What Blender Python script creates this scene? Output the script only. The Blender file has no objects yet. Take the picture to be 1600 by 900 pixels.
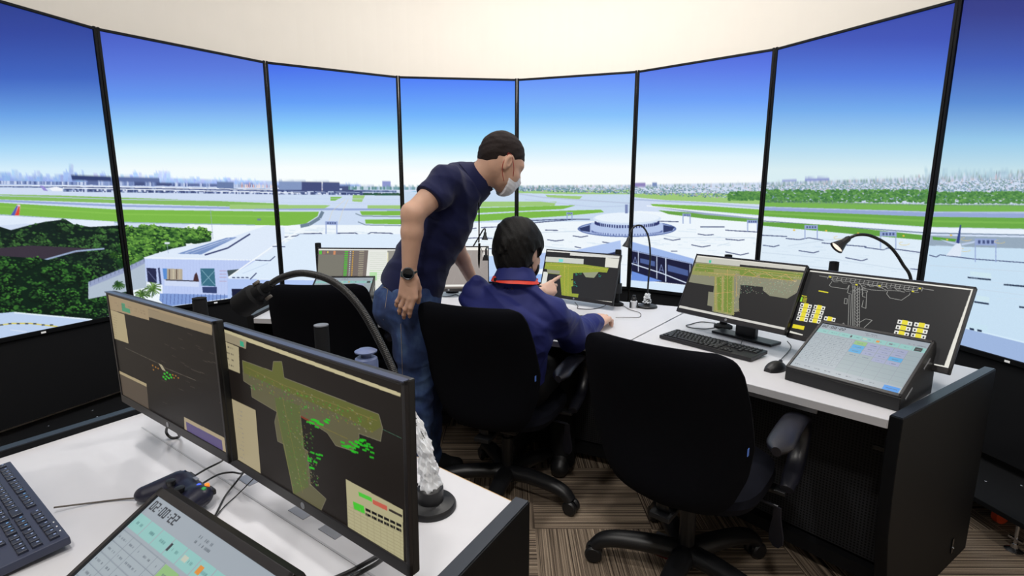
import bpy, bmesh, math, random
import numpy as np
from mathutils import Matrix, Vector
random.seed(7); rng = np.random.default_rng(7)
S = bpy.context.scene; COL = S.collection; PI = math.pi
def R(a): return math.radians(a)
# ---------------------------------------------------------------- camera
HC = 1.385; FP = 793.6; PITCH = 0.172425; ROLL = 0.0018887
cF = np.array([0, math.cos(PITCH), -math.sin(PITCH)]); cU0 = np.array([0, math.sin(PITCH), math.cos(PITCH)]); cR0 = np.array([1.0, 0, 0])
cR = math.cos(ROLL)*cR0+math.sin(ROLL)*cU0; cU = -math.sin(ROLL)*cR0+math.cos(ROLL)*cU0
cd = bpy.data.cameras.new('camera'); cam = bpy.data.objects.new('camera', cd); COL.objects.link(cam); S.camera = cam
cd.sensor_width = 36; cd.lens = FP/1600*36; cd.clip_start = 0.05
cam.matrix_world = Matrix(((cR[0], cU[0], -cF[0], 0), (cR[1], cU[1], -cF[1], 0), (cR[2], cU[2], -cF[2], HC), (0, 0, 0, 1)))
def ray(u, v): return cF*FP+cR*(u-800)-cU*(v-450)
def at(u, v, y):            # measured point of the photograph at distance y into the room
    d = ray(u, v); p = d*(y/d[1]); return (p[0], p[1], p[2]+HC)
def onz(u, v, z):           # measured point on a level surface of height z
    d = ray(u, v); p = d*((z-HC)/d[2]); return (p[0], p[1], z)
def proj(P):
    P = np.asarray(P, float)-np.array([0, 0, HC]); d = P@cF
    return 800+FP*(P@cR)/d, 450-FP*(P@cU)/d
# ---------------------------------------------------------------- materials
def srgb(c): return tuple(((x/255)/12.92 if x/255 <= .04045 else ((x/255+.055)/1.055)**2.4) for x in c)
MATS = {}
def mat(name, rgb, rough=.5, metal=0, noise=0, nscale=40, bump=0, bscale=200, spec=.5, emit=None, estr=1, sss=0, coat=0, trans=0, sheen=0, stretch=None):
    if name in MATS: return MATS[name]
    m = bpy.data.materials.new(name); m.use_nodes = True; nt = m.node_tree; N = nt.nodes; L = nt.links
    b = N['Principled BSDF']; c = srgb(rgb)
    b.inputs['Base Color'].default_value = (*c, 1); b.inputs['Roughness'].default_value = rough; b.inputs['Metallic'].default_value = metal
    b.inputs['Specular IOR Level'].default_value = spec
    if sss: b.inputs['Subsurface Weight'].default_value = sss; b.inputs['Subsurface Radius'].default_value = (.02, .008, .004); b.inputs['Subsurface Scale'].default_value = .6
    if coat: b.inputs['Coat Weight'].default_value = coat; b.inputs['Coat Roughness'].default_value = .15
    if trans: b.inputs['Transmission Weight'].default_value = trans
    if sheen: b.inputs['Sheen Weight'].default_value = sheen
    if emit: b.inputs['Emission Color'].default_value = (*srgb(emit), 1); b.inputs['Emission Strength'].default_value = estr
    tc = N.new('ShaderNodeTexCoord')
    src = tc.outputs['Object']
    if stretch:
        mp = N.new('ShaderNodeMapping'); mp.inputs['Scale'].default_value = stretch; L.new(src, mp.inputs['Vector']); src = mp.outputs['Vector']
    nz = N.new('ShaderNodeTexNoise'); nz.inputs['Scale'].default_value = nscale; nz.inputs['Detail'].default_value = 4; L.new(src, nz.inputs['Vector'])
    mx = N.new('ShaderNodeMix'); mx.data_type = 'RGBA'; k = max(noise, .02)
    mx.inputs[6].default_value = (*[x*(1-k) for x in c], 1); mx.inputs[7].default_value = (*[min(1, x*(1+k)) for x in c], 1)
    L.new(nz.outputs['Fac'], mx.inputs[0]); L.new(mx.outputs[2], b.inputs['Base Color'])
    if bump:
        n2 = N.new('ShaderNodeTexNoise'); n2.inputs['Scale'].default_value = bscale; n2.inputs['Detail'].default_value = 3; L.new(src, n2.inputs['Vector'])
        bp = N.new('ShaderNodeBump'); bp.inputs['Strength'].default_value = bump; bp.inputs['Distance'].default_value = .002; L.new(n2.outputs['Fac'], bp.inputs['Height']); L.new(bp.outputs['Normal'], b.inputs['Normal'])
    MATS[name] = m; return m
def M(n): return MATS[n]
mat('black_plastic', (22, 23, 26), .42, noise=.1, bump=.05, bscale=600)
mat('black_gloss', (14, 15, 18), .18, noise=.05)
mat('black_matte', (15, 16, 19), .75, noise=.04, nscale=60, spec=.25)
mat('display_frame', (6, 7, 10), .6, noise=.02, spec=.2)
mat('bezel', (26, 24, 28), .4)
mat('bezel_edge', (52, 58, 82), .3)
mat('chair_fabric', (12, 13, 19), .95, noise=.35, nscale=300, bump=.35, bscale=900, spec=.1)
mat('seat_fabric', (16, 18, 28), .9, noise=.3, nscale=300, bump=.3, bscale=900, spec=.15)
mat('arm_plastic', (26, 27, 36), .35, noise=.2, nscale=30)
mat('desk_white', (214, 214, 219), .45, noise=.015, nscale=30, coat=.1)
mat('desk_face', (186, 187, 192), .45, noise=.02)
mat('edge_wood', (196, 160, 110), .5, noise=.1)
mat('end_panel', (7, 9, 13), .55, noise=.1, nscale=15, spec=.2)
mat('end_cap', (34, 42, 54), .4, noise=.05)
mat('wall_paint', (238, 232, 223), .85, noise=.01, nscale=5)
mat('ceiling_paint', (232, 230, 224), .9)
mat('rail', (150, 153, 160), .35, metal=.5)
mat('steel', (190, 192, 198), .25, metal=1)
mat('skin', (196, 156, 134), .55, noise=.1, nscale=25, bump=.12, bscale=260, sss=.12)
mat('skin_pale', (214, 176, 156), .55, noise=.08, nscale=25, bump=.1, bscale=260, sss=.12)
mat('polo', (18, 23, 62), .85, noise=.12, nscale=90, bump=.25, bscale=700, sheen=.1, spec=.2)
mat('shirt_blue', (33, 40, 104), .65, noise=.12, nscale=20, bump=.1, bscale=500, spec=.3)
mat('stitch', (96, 104, 170), .6)
mat('hair_short', (36, 28, 27), .75, noise=.6, nscale=220, bump=1, bscale=600, spec=.2)
mat('hair_black', (8, 7, 8), .62, noise=.3, nscale=60, bump=.9, bscale=420, spec=.25, stretch=(1, 1, .16))
mat('mask_white', (216, 216, 222), .8, noise=.04, bump=.2, bscale=200)
mat('mask_black', (12, 12, 14), .7)
mat('red_cord', (150, 34, 26), .6)
mat('lanyard', (222, 58, 36), .5, noise=.1)
mat('watch_glass', (10, 14, 18), .08)
mat('watch_case', (96, 98, 102), .3, metal=.9)
mat('watch_strap', (20, 48, 50), .6)
mat('thread', (150, 138, 124), .7)
mat('wrap', (232, 235, 240), .3, noise=.1, nscale=50, bump=1, bscale=60, trans=.15)
mat('clear_wrap', (225, 230, 238), .2, trans=.85, bump=1, bscale=50)
mat('key', (38, 43, 60), .4, noise=.05)
mat('key_board', (54, 60, 82), .45, noise=.05)
mat('key_black', (20, 20, 24), .4)
mat('legend', (150, 170, 215), .5)
mat('legend_blue', (110, 175, 240), .5)
mat('legend_grey', (120, 122, 130), .5)
mat('pad_blue', (17, 19, 42), .38, noise=.1)
mat('orange', (232, 130, 40), .35, emit=(255, 140, 30), estr=.6)
mat('red', (214, 44, 30), .35, emit=(255, 60, 30), estr=.5)
mat('blue_button', (60, 90, 240), .35, emit=(70, 100, 255), estr=.6)
mat('green_button', (40, 170, 80), .35)
mat('wheel_orange', (196, 66, 24), .5)
mat('cable', (14, 14, 16), .45)
mat('cable_grey', (92, 86, 80), .5)
mat('logo', (205, 205, 205), .5, emit=(200, 200, 200), estr=.5)
mat('greyblue', (104, 118, 160), .45, noise=.03)
mat('grey_cap', (126, 130, 138), .4)
mat('socket', (60, 62, 68), .4)
mat('bulb', (255, 240, 225), .3, emit=(255, 236, 215), estr=1.0)
mat('white_plastic', (226, 228, 232), .4)
mat('tag_blue', (90, 130, 220), .5)
mat('hub_red', (110, 20, 22), .5)
# jeans
def jeans():
    m = mat('jeans', (38, 60, 104), .85, bump=.3, bscale=900); nt = m.node_tree; N = nt.nodes; L = nt.links; b = N['Principled BSDF']
    tc = N.new('ShaderNodeTexCoord'); n1 = N.new('ShaderNodeTexNoise'); n1.inputs['Scale'].default_value = 7; n1.inputs['Detail'].default_value = 5
    mp = N.new('ShaderNodeMapping'); mp.inputs['Scale'].default_value = (1.6, 1.6, .8); L.new(tc.outputs['Object'], mp.inputs[0]); L.new(mp.outputs[0], n1.inputs['Vector'])
    r = N.new('ShaderNodeValToRGB'); e = r.color_ramp.elements; e[0].position = .38; e[0].color = (*srgb((30, 46, 84)), 1); e[1].position = .72; e[1].color = (*srgb((80, 108, 150)), 1)
    q = e.new(.5); q.color = (*srgb((38, 60, 108)), 1)
    L.new(n1.outputs['Fac'], r.inputs[0]); L.new(r.outputs[0], b.inputs['Base Color'])
jeans()
def carpet():
    m = mat('carpet', (110, 95, 80), .95, spec=.05); nt = m.node_tree; N = nt.nodes; L = nt.links; b = N['Principled BSDF']
    def mth(op, a, c=None):
        n = N.new('ShaderNodeMath'); n.operation = op
        for i, x in enumerate((a, c)):
            if x is None: continue
            if isinstance(x, (int, float)): n.inputs[i].default_value = x
            else: L.new(x, n.inputs[i])
        return n.outputs[0]
    tc = N.new('ShaderNodeTexCoord'); sp = N.new('ShaderNodeSeparateXYZ'); L.new(tc.outputs['Object'], sp.inputs[0])
    X = mth('ADD', sp.outputs[0], 9.9); Y = mth('ADD', sp.outputs[1], 10.04)
    tx = mth('FLOOR', mth('MULTIPLY', X, 2)); ty = mth('FLOOR', mth('MULTIPLY', Y, 2))
    ck = mth('MODULO', mth('ADD', tx, ty), 2)
    coord = mth('ADD', mth('MULTIPLY', ck, X), mth('MULTIPLY', mth('SUBTRACT', 1, ck), Y))
    along = mth('ADD', mth('MULTIPLY', ck, Y), mth('MULTIPLY', mth('SUBTRACT', 1, ck), X))
    wn = N.new('ShaderNodeTexNoise'); wn.noise_dimensions = '2D'; wn.inputs['Scale'].default_value = 1; wn.inputs['Detail'].default_value = 3; wn.inputs['Roughness'].default_value = .8
    cv = N.new('ShaderNodeCombineXYZ'); L.new(mth('MULTIPLY', coord, 135), cv.inputs[0]); L.new(mth('ADD', mth('MULTIPLY', along, .6), mth('MULTIPLY', tx, 3.3)), cv.inputs[1]); L.new(cv.outputs[0], wn.inputs['Vector'])
    r = N.new('ShaderNodeValToRGB'); e = r.color_ramp.elements; e[0].position = .34; e[0].color = (*srgb((48, 41, 38)), 1); e[1].position = .70; e[1].color = (*srgb((190, 172, 150)), 1)
    q = e.new(.5); q.color = (*srgb((130, 115, 100)), 1)
    L.new(wn.outputs['Fac'], r.inputs[0])
    fz = N.new('ShaderNodeTexNoise'); fz.inputs['Scale'].default_value = 260; L.new(tc.outputs['Object'], fz.inputs['Vector'])
    mx = N.new('ShaderNodeMix'); mx.data_type = 'RGBA'; mx.blend_type = 'OVERLAY'; mx.inputs[0].default_value = .35; L.new(r.outputs[0], mx.inputs[6]); L.new(fz.outputs['Fac'], mx.inputs[7])
    L.new(mx.outputs[2], b.inputs['Base Color'])
    bp = N.new('ShaderNodeBump'); bp.inputs['Strength'].default_value = .6; bp.inputs['Distance'].default_value = .004; L.new(wn.outputs['Fac'], bp.inputs['Height']); L.new(bp.outputs[0], b.inputs['Normal'])
carpet()
def perforated():
    m = mat('perforated', (34, 35, 38), .6, spec=.2); nt = m.node_tree; N = nt.nodes; L = nt.links; b = N['Principled BSDF']
    tc = N.new('ShaderNodeTexCoord'); mp = N.new('ShaderNodeMapping'); mp.inputs['Scale'].default_value = (92, 0, 92); L.new(tc.outputs['Object'], mp.inputs[0])
    v = N.new('ShaderNodeTexVoronoi'); v.inputs['Randomness'].default_value = 0; v.inputs['Scale'].default_value = 1; L.new(mp.outputs[0], v.inputs['Vector'])
    r = N.new('ShaderNodeValToRGB'); r.color_ramp.interpolation = 'CONSTANT'; e = r.color_ramp.elements; e[0].color = (.0015, .0015, .002, 1); e[1].position = .3; e[1].color = (*srgb((42, 43, 46)), 1)
    L.new(v.outputs['Distance'], r.inputs[0]); L.new(r.outputs[0], b.inputs['Base Color'])
perforated()
def screen_mat(name, strength, rough=.2, spec=.5, base=(10, 10, 12)):
    m = mat(name, base, rough, spec=spec); nt = m.node_tree; b = nt.nodes['Principled BSDF']
    a = nt.nodes.new('ShaderNodeAttribute'); a.attribute_name = 'picture'
    nt.links.new(a.outputs['Color'], b.inputs['Emission Color']); b.inputs['Emission Strength'].default_value = strength
    return m
screen_mat('display_picture', 1.0, .6, spec=.1)
screen_mat('monitor_picture', .97, .32, spec=.2, base=(6, 6, 7))
screen_mat('front_picture', .66, .4, spec=.14, base=(6, 5, 5))
screen_mat('touch_picture', .85, .3, spec=.5)
# ---------------------------------------------------------------- mesh helpers
def mesh_obj(name, verts, faces, m, parent=None, smooth=False, auto=None):
    me = bpy.data.meshes.new(name); me.from_pydata([tuple(map(float, v)) for v in verts], [], faces); me.update()
    return link(name, me, m, parent, smooth)
def link(name, me, m, parent=None, smooth=False):
    o = bpy.data.objects.new(name, me); COL.objects.link(o)
    if m: me.materials.append(M(m) if isinstance(m, str) else m)
    if smooth: me.polygons.foreach_set('use_smooth', np.ones(len(me.polygons), bool))
    if parent: o.parent = parent
    return o
def empty(name, loc, rz, label, cat, group=None):
    o = bpy.data.objects.new(name, None); COL.objects.link(o); o.location = loc; o.rotation_euler = (0, 0, rz); o.empty_display_size = .1
    return tag(o, label, cat, group)
def tag(o, label, cat, group=None, kind=None):
    o['label'] = label; o['category'] = cat
    if group: o['group'] = group
    if kind: o['kind'] = kind
    return o
def struct(o): o['kind'] = 'structure'; return o
class MB:
    def __init__(s): s.v = []; s.f = []
    def add(s, v, f):
        n = len(s.v); s.v += [tuple(map(float, p)) for p in v]; s.f += [tuple(i+n for i in q) for q in f]; return s
    def box(s, c, d, mtx=None, bev=0):
        bm = bmesh.new(); bmesh.ops.create_cube(bm, size=1)
        bmesh.ops.scale(bm, vec=d, verts=bm.verts)
        if bev: bmesh.ops.bevel(bm, geom=bm.edges[:], offset=bev, segments=2, profile=.6, affect='EDGES')
        bmesh.ops.translate(bm, vec=c, verts=bm.verts)
        if mtx is not None: bmesh.ops.transform(bm, matrix=mtx, verts=bm.verts)
        return s.bm(bm)
    def bm(s, bm):
        bm.verts.index_update(); v = [q.co[:] for q in bm.verts]; f = [[q.index for q in p.verts] for p in bm.faces]; bm.free(); return s.add(v, f)
    def prism(s, poly, z0, z1, mtx=None, bev=0):
        bm = bmesh.new(); vs = [bm.verts.new((x, y, z0)) for x, y in poly]; f = bm.faces.new(vs)
        r = bmesh.ops.extrude_face_region(bm, geom=[f]); bmesh.ops.translate(bm, vec=(0, 0, z1-z0), verts=[g for g in r['geom'] if isinstance(g, bmesh.types.BMVert)])
        bmesh.ops.recalc_face_normals(bm, faces=bm.faces)
        if bev: bmesh.ops.bevel(bm, geom=bm.edges[:], offset=bev, segments=2, profile=.6, affect='EDGES')
        if mtx is not None: bmesh.ops.transform(bm, matrix=mtx, verts=bm.verts)
        return s.bm(bm)
    def lathe(s, prof, n=32, mtx=None):      # prof: (r, z)
        v = []; f = []
        for r, z in prof:
            for i in range(n): a = 2*PI*i/n; v.append((r*math.cos(a), r*math.sin(a), z))
        for j in range(len(prof)-1):
            for i in range(n): k = (i+1) % n; f.append((j*n+i, j*n+k, (j+1)*n+k, (j+1)*n+i))
        f.append(tuple(range(n))[::-1]); f.append(tuple((len(prof)-1)*n+i for i in range(n)))
        if mtx is not None: v = [tuple(mtx @ Vector(p)) for p in v]
        return s.add(v, f)
    def tube(s, pts, rad, n=12, flat=1.0):
        P = [Vector(p) for p in pts]; v = []; f = []
        if not hasattr(rad, '__len__'): rad = [rad]*len(P)
        t0 = (P[1]-P[0]).normalized(); ref = Vector((0, 0, 1)) if abs(t0.z) < .9 else Vector((1, 0, 0)); u = t0.cross(ref).normalized()
        for i, p in enumerate(P):
            t = (P[min(i+1, len(P)-1)]-P[max(i-1, 0)]).normalized(); u = (u-t*u.dot(t)).normalized(); w = t.cross(u)
            for j in range(n): a = 2*PI*j/n; v.append(tuple(p+u*math.cos(a)*rad[i]+w*math.sin(a)*rad[i]*flat))
        for i in range(len(P)-1):
            for j in range(n): k = (j+1) % n; f.append((i*n+j, i*n+k, (i+1)*n+k, (i+1)*n+j))
        f.append(tuple(range(n))[::-1]); f.append(tuple((len(P)-1)*n+j for j in range(n)))
        return s.add(v, f)
    def loft(s, rings, closed=True):
        n = len(rings[0]); v = [p for r in rings for p in r]; f = []
        for i in range(len(rings)-1):
            for j in range(n): k = (j+1) % n; f.append((i*n+j, i*n+k, (i+1)*n+k, (i+1)*n+j))
        f.append(tuple(range(n))[::-1]); f.append(tuple((len(rings)-1)*n+j for j in range(n)))
        return s.add(v, f)
    def build(s, name, m, parent=None, smooth=False):
        me = bpy.data.meshes.new(name); me.from_pydata(s.v, [], s.f); me.update()
        bm = bmesh.new(); bm.from_mesh(me); bmesh.ops.recalc_face_normals(bm, faces=bm.faces); bm.to_mesh(me); bm.free()
        o = link(name, me, m, parent)
        if smooth:
            me.polygons.foreach_set('use_smooth', np.ones(len(me.polygons), bool))
            try: me.set_sharp_from_angle(angle=R(38))
            except Exception: pass
        return o
def spline(pts, n=8):       # Catmull-Rom
    P = [Vector(p) for p in pts]; P = [P[0]*2-P[1]]+P+[P[-1]*2-P[-2]]; out = []
    for i in range(1, len(P)-2):
        for k in range(n):
            t = k/n; a, b, c, d = P[i-1:i+3]
            out.append(.5*((2*b)+(c-a)*t+(2*a-5*b+4*c-d)*t*t+(3*b-a-3*c+d)*t**3))
    out.append(P[-2]); return [tuple(p) for p in out]
def copy_tree(o, parent=None):
    c = o.copy(); COL.objects.link(c)
    if parent: c.parent = parent
    for ch in list(o.children): copy_tree(ch, c)
    return c
def rect(x0, y0, x1, y1): return [(x0, y0), (x1, y0), (x1, y1), (x0, y1)]
def frame(o, x, z):         # world matrix from an origin, a right vector and an up vector
    x = Vector(x).normalized(); z = Vector(z).normalized(); y = z.cross(x); return Matrix(((x.x, y.x, z.x, o[0]), (x.y, y.y, z.y, o[1]), (x.z, y.z, z.z, o[2]), (0, 0, 0, 1)))
# ---------------------------------------------------------------- pictures shown on the screens
FONT = {'0': '7555557', '1': '2622227', '2': '7117447', '3': '7117117', '4': '5557111', '5': '7447117', '6': '7447557', '7': '7111111', '8': '7557557', '9': '7557117', ':': '0020200'}
class Canvas:
    def __init__(s, W, H, mp=None, bg=(0, 0, 0), ox=0, oy=0, sc=1):
        s.W, s.H = W, H; s.a = np.empty((H, W, 3), np.float32); s.a[:] = bg; s.mp = mp or (lambda x, y: ((x-ox)*sc, (y-oy)*sc))
    def poly(s, pts, c, raw=False, alpha=1, noise=0, nf=None):
        q = [s.mp(*p) if not raw else p for p in pts]; xs = [p[0] for p in q]; ys = [p[1] for p in q]
        x0, x1 = max(0, int(min(xs))), min(s.W, int(max(xs))+2); y0, y1 = max(0, int(min(ys))), min(s.H, int(max(ys))+2)
        if x1 <= x0 or y1 <= y0: return
        ac = np.zeros((y1-y0, x1-x0), np.float32)
        for dx, dy in ((.25, .25), (.75, .25), (.25, .75), (.75, .75)):
            X, Y = np.meshgrid(np.arange(x0, x1)+dx, np.arange(y0, y1)+dy); ins = np.zeros(X.shape, bool)
            for i in range(len(q)):
                (ax, ay), (bx, by) = q[i], q[i-1]
                if ay == by: continue
                ins ^= ((ay > Y) != (by > Y)) & (X < (bx-ax)*(Y-ay)/(by-ay)+ax)
            ac += ins*.25
        ac = (ac*alpha)[..., None]; c = np.array(c, np.float32)
        col = np.broadcast_to(c, (y1-y0, x1-x0, 3))
        if noise: col = col*(1+noise*(rng.random((y1-y0, x1-x0, 1), dtype=np.float32)-.5)*2)
        if nf is not None: col = nf(x0, y0, x1, y1, col)
        s.a[y0:y1, x0:x1] = s.a[y0:y1, x0:x1]*(1-ac)+col*ac
    def line(s, pts, c, w=1, raw=False, alpha=1):
        q = [s.mp(*p) if not raw else p for p in pts]
        for (ax, ay), (bx, by) in zip(q[:-1], q[1:]):
            d = math.hypot(bx-ax, by-ay)
            if d < 1e-6: continue
            nx, ny = -(by-ay)/d*w/2, (bx-ax)/d*w/2
            s.poly([(ax+nx, ay+ny), (bx+nx, by+ny), (bx-nx, by-ny), (ax-nx, ay-ny)], c, raw=True, alpha=alpha)
    def ellipse(s, cx, cy, rx, ry, c, a0=0, a1=360, **k):
        s.poly([(cx+rx*math.cos(R(a)), cy+ry*math.sin(R(a))) for a in np.linspace(a0, a1, 40)], c, **k)
    def text(s, x, y, t, h, c):             # raw pixels
        u = h/7
        for ch in t:
            g = FONT.get(ch)
            if g:
                for r in range(7):
                    b = int(g[r])
                    for k in range(3):
                        if b >> (2-k) & 1: s.poly(rect(x+k*u*1.3, y+r*u, x+(k+1)*u*1.3, y+(r+1)*u), c, raw=True)
            x += u*(5.0 if ch != ':' else 4.2)
    def scribble(s, x0, y0, x1, y1, c, rows=1, dens=.6, alpha=.7):     # unreadable small print
        h = (y1-y0)/rows
        for r in range(rows):
            x = x0
            while x < x1:
                w = random.uniform(1.2, 3.5)
                if random.random() < dens: s.poly(rect(x, y0+r*h+h*.25, min(x+w, x1), y0+r*h+h*.75), c, raw=True, alpha=alpha*random.uniform(.5, 1))
                x += w+.8
def value_noise(n, m, cell):
    g = rng.random((int(n/cell)+3, int(m/cell)+3)).astype(np.float32); y = np.arange(n)/cell; x = np.arange(m)/cell
    yi = y.astype(int); xi = x.astype(int); fy = (y-yi)[:, None]; fx = (x-xi)[None]; fy = fy*fy*(3-2*fy); fx = fx*fx*(3-2*fx)
    return (g[yi][:, xi]*(1-fy)+g[yi+1][:, xi]*fy)*(1-fx)+(g[yi][:, xi+1]*(1-fy)+g[yi+1][:, xi+1]*fy)*fx
def lin(a):
    a = np.clip(a/255, 0, 1); return np.where(a <= .04045, a/12.92, ((a+.055)/1.055)**2.4)
def grid_screen(name, P, cols, m, parent):   # P: (rows, cols, 3) positions, cols: same shape sRGB 0..255
    h, w = P.shape[:2]; me = bpy.data.meshes.new(name); me.vertices.add(h*w); me.vertices.foreach_set('co', P.reshape(-1).astype(np.float32))
    i = (np.arange(h-1)[:, None]*w+np.arange(w-1)[None]).reshape(-1); q = np.stack([i, i+w, i+w+1, i+1], 1).astype(np.int32); n = len(i)
    me.loops.add(n*4); me.loops.foreach_set('vertex_index', q.reshape(-1)); me.polygons.add(n); me.polygons.foreach_set('loop_start', np.arange(n, dtype=np.int32)*4)
    me.update(calc_edges=True)
    at_ = me.attributes.new('picture', 'FLOAT_COLOR', 'POINT'); c = np.ones((h*w, 4), np.float32); c[:, :3] = lin(cols.reshape(-1, 3)); at_.data.foreach_set('color', c.reshape(-1))
    return link(name, me, m, parent)
# ---------------------------------------------------------------- the airport view shown across the eight wall displays
OX, OY, SC = -260, -60, 1.3
def panorama():
    W, H = int(2160*SC), int(760*SC); cv = Canvas(W, H, None, ox=OX, oy=OY, sc=SC)
    X = np.arange(W)[None]/SC+OX; Y = np.arange(H)[:, None]/SC+OY; X, Y = np.broadcast_arrays(X, Y)
    seams = [((152.5, 43), (204, 460)), ((414, 95.5), (440, 413)), ((621, 120), (628, 280)), ((807, 125.5), (806, 306.7)), ((994.5, 111.5), (982, 398.6)), ((1211.5, 74), (1184, 398.6)), ((1499, -1), (1440, 438))]
    idx = np.zeros(X.shape, int)
    for a, b in seams: idx += X > a[0]+(Y-a[1])*(b[0]-a[0])/(b[1]-a[1])
    ramps = [[(-60, 34, 48, 118), (50, 48, 70, 158), (120, 62, 100, 192), (180, 106, 162, 230), (230, 165, 213, 246), (265, 214, 238, 251), (290, 222, 240, 250)],
             [(50, 70, 92, 195), (110, 88, 122, 222), (150, 100, 150, 238), (200, 150, 206, 246), (236, 212, 241, 251), (264, 242, 251, 253)],
             [(100, 68, 108, 232), (160, 98, 158, 246), (200, 142, 208, 250), (235, 214, 244, 253), (262, 248, 254, 254)],
             [(125, 78, 128, 246), (180, 112, 178, 250), (220, 166, 223, 252), (250, 228, 248, 254), (272, 252, 254, 254)],
             [(115, 96, 140, 246), (180, 132, 192, 250), (218, 188, 230, 253), (262, 248, 253, 254)],
             [(75, 74, 98, 212), (110, 88, 122, 230), (155, 106, 158, 246), (210, 158, 212, 250), (245, 222, 243, 253), (278, 248, 252, 253)],
             [(0, 52, 68, 162), (60, 62, 84, 184), (120, 82, 124, 222), (170, 114, 170, 236), (220, 168, 213, 241), (265, 217, 237, 242)],
             [(-60, 40, 46, 116), (20, 52, 62, 140), (100, 66, 97, 188), (160, 92, 142, 214), (220, 152, 202, 235), (265, 196, 224, 234), (285, 200, 226, 234)]]
    for k, rp in enumerate(ramps):  # sky per display; outer displays painted darker for their oblique viewing angle
        ys = [r[0] for r in rp]; m = idx == k
        for c in range(3): cv.a[..., c][m] = np.interp(Y[m], ys, [r[c+1] for r in rp])
    P = cv.poly; L = cv.line
    # ground
    P([(-260, 280), (200, 283), (430, 290), (700, 292), (1000, 290), (1200, 284), (1440, 276), (1600, 270), (1900, 262), (1900, 720), (-260, 720)], (208, 221, 243))
    P([(300, 350), (620, 346), (1000, 330), (1200, 340), (1460, 370), (1900, 400), (1900, 720), (100, 720), (200, 400)], (238, 246, 252))
    P([(1438, 372), (1900, 396), (1900, 720), (1400, 720)], (200, 224, 243)); P([(1184, 348), (1448, 366), (1440, 460), (1180, 460)], (222, 236, 248))
    # hazy city skyline
    P([(-260, 276), (200, 275), (420, 283), (560, 288), (560, 296), (-260, 292)], (188, 207, 240))
    for lay, (c, hmul) in enumerate([((186, 210, 243), 1.0), ((170, 196, 240), .8), ((152, 178, 232), .6)]):
        x = -260.0
        while x < 560:
            w = random.uniform(2.5, 7); env = 1 if x < 190 else max(.15, 1-(x-190)/330)
            cl = .8+.2*math.sin(x*.05+2)+.15*math.sin(x*.13)
            h = random.triangular(6, 29, 14)*env*hmul*cl; b = 285+max(0, x)*.01
            cc = tuple(v+random.uniform(-8, 8)+(12 if x > 200 else 0) for v in c); P(rect(x, b-h, x+w, b+1), cc)
            if random.random() < .4: P(rect(x+w*.3, b-h-2, x+w*.6, b-h), cc)
            x += w*random.uniform(.45, 1.1)
    # far airport terminal
    for x in np.arange(-260, 620, 2.2):
        t = 290+max(0, x)*.013
        P(rect(x, t-7, x+2.4, t-2), random.choice([(150, 168, 210), (110, 130, 180), (200, 212, 238), (86, 104, 156), (130, 150, 198)]))
        P(rect(x, t, x+2.6, t+3), random.choice([(100, 118, 160), (126, 143, 184), (90, 106, 150)]))
        if x > 100: P(rect(x, t+4, x+2.4, t+8.5), random.choice([(60, 74, 120), (80, 95, 140), (196, 208, 236), (120, 138, 180)]))
    x = 100.0
    while x < 575:          # piers with dark glazing and pale roofs
        w = random.uniform(18, 46); t = 289+x*.0145; P([(x, t), (x+w, t+.8), (x+w, t+7.5), (x+3, t+6)], (70, 84, 130)); P([(x-2, t-1.5), (x+w, t-.6), (x+w, t+1.2), (x, t+.8)], (206, 218, 242)); L([(x+4, t+3.6), (x+w-4, t+4.6)], (180, 194, 228), 1)
        for _ in range(4): xx = x+random.random()*w; P(rect(xx, t+5, xx+3, t+8), random.choice([(214, 222, 242), (50, 62, 108), (150, 166, 206)]))
        if random.random() < .6: P(rect(x+2, t-7, x+w*.6, t-2), random.choice([(96, 112, 160), (150, 168, 206), (70, 84, 130)]))
        x += w+random.uniform(2, 9)
    L([(-260, 289), (100, 291), (430, 297)], (238, 244, 252), 1.6); L([(100, 294), (250, 297), (470, 302)], (232, 240, 252), 2)
    P([(113, 274), (175, 276), (176, 284), (115, 283.5)], (50, 64, 112)); P([(176, 277), (250, 279), (250, 285), (176, 284)], (92, 110, 160))
    P([(340, 283), (366, 284), (366, 295), (340, 294)], (104, 124, 168)); P([(436, 284), (472, 284), (472, 297), (436, 297)], (130, 150, 192)); P([(472, 283), (503, 284), (503, 299), (472, 299)], (66, 76, 122)); P([(505, 284), (531, 285), (531, 299), (505, 299)], (70, 82, 128)); L([(504, 284), (504, 300)], (210, 190, 190), 1)
    P([(436, 282), (531, 284), (531, 285.5), (436, 284)], (150, 170, 205)); P([(535, 291), (553, 291), (553, 299), (535, 299)], (70, 82, 124)); P([(598, 283), (611, 283.5), (611, 291), (598, 291)], (140, 150, 205))
    for x in np.arange(366, 430, 3): P(rect(x, 286+random.random()*3, x+2.4, 294), random.choice([(226, 190, 190), (236, 220, 220), (200, 170, 190), (190, 205, 235)]))
    for x in np.arange(545, 900, 2.6): P(rect(x, 290+random.random()*3, x+3, 297), random.choice([(120, 160, 170), (150, 180, 205), (96, 140, 140), (190, 210, 225)]))
    for x in np.arange(571, 628, 3): cv.ellipse(x, 304+random.random()*1.5, 3, 2.6, (38+random.random()*20, 88, 70))
    P([(634, 301), (650, 299), (660, 305), (634, 307)], (120, 190, 225))
    P([(78, 294), (90, 292), (100, 295), (99, 299), (84, 299)], (240, 243, 250)); P([(64, 290), (70, 291), (77, 299), (70, 298)], (150, 140, 210))
    # apron and taxiways
    P([(-260, 298), (100, 301), (430, 305), (430, 352), (-260, 340)], (206, 220, 243)); P([(430, 304), (628, 306), (628, 352), (430, 352)], (204, 220, 243)); P([(628, 300), (990, 298), (990, 345), (628, 350)], (200, 218, 240))
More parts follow.
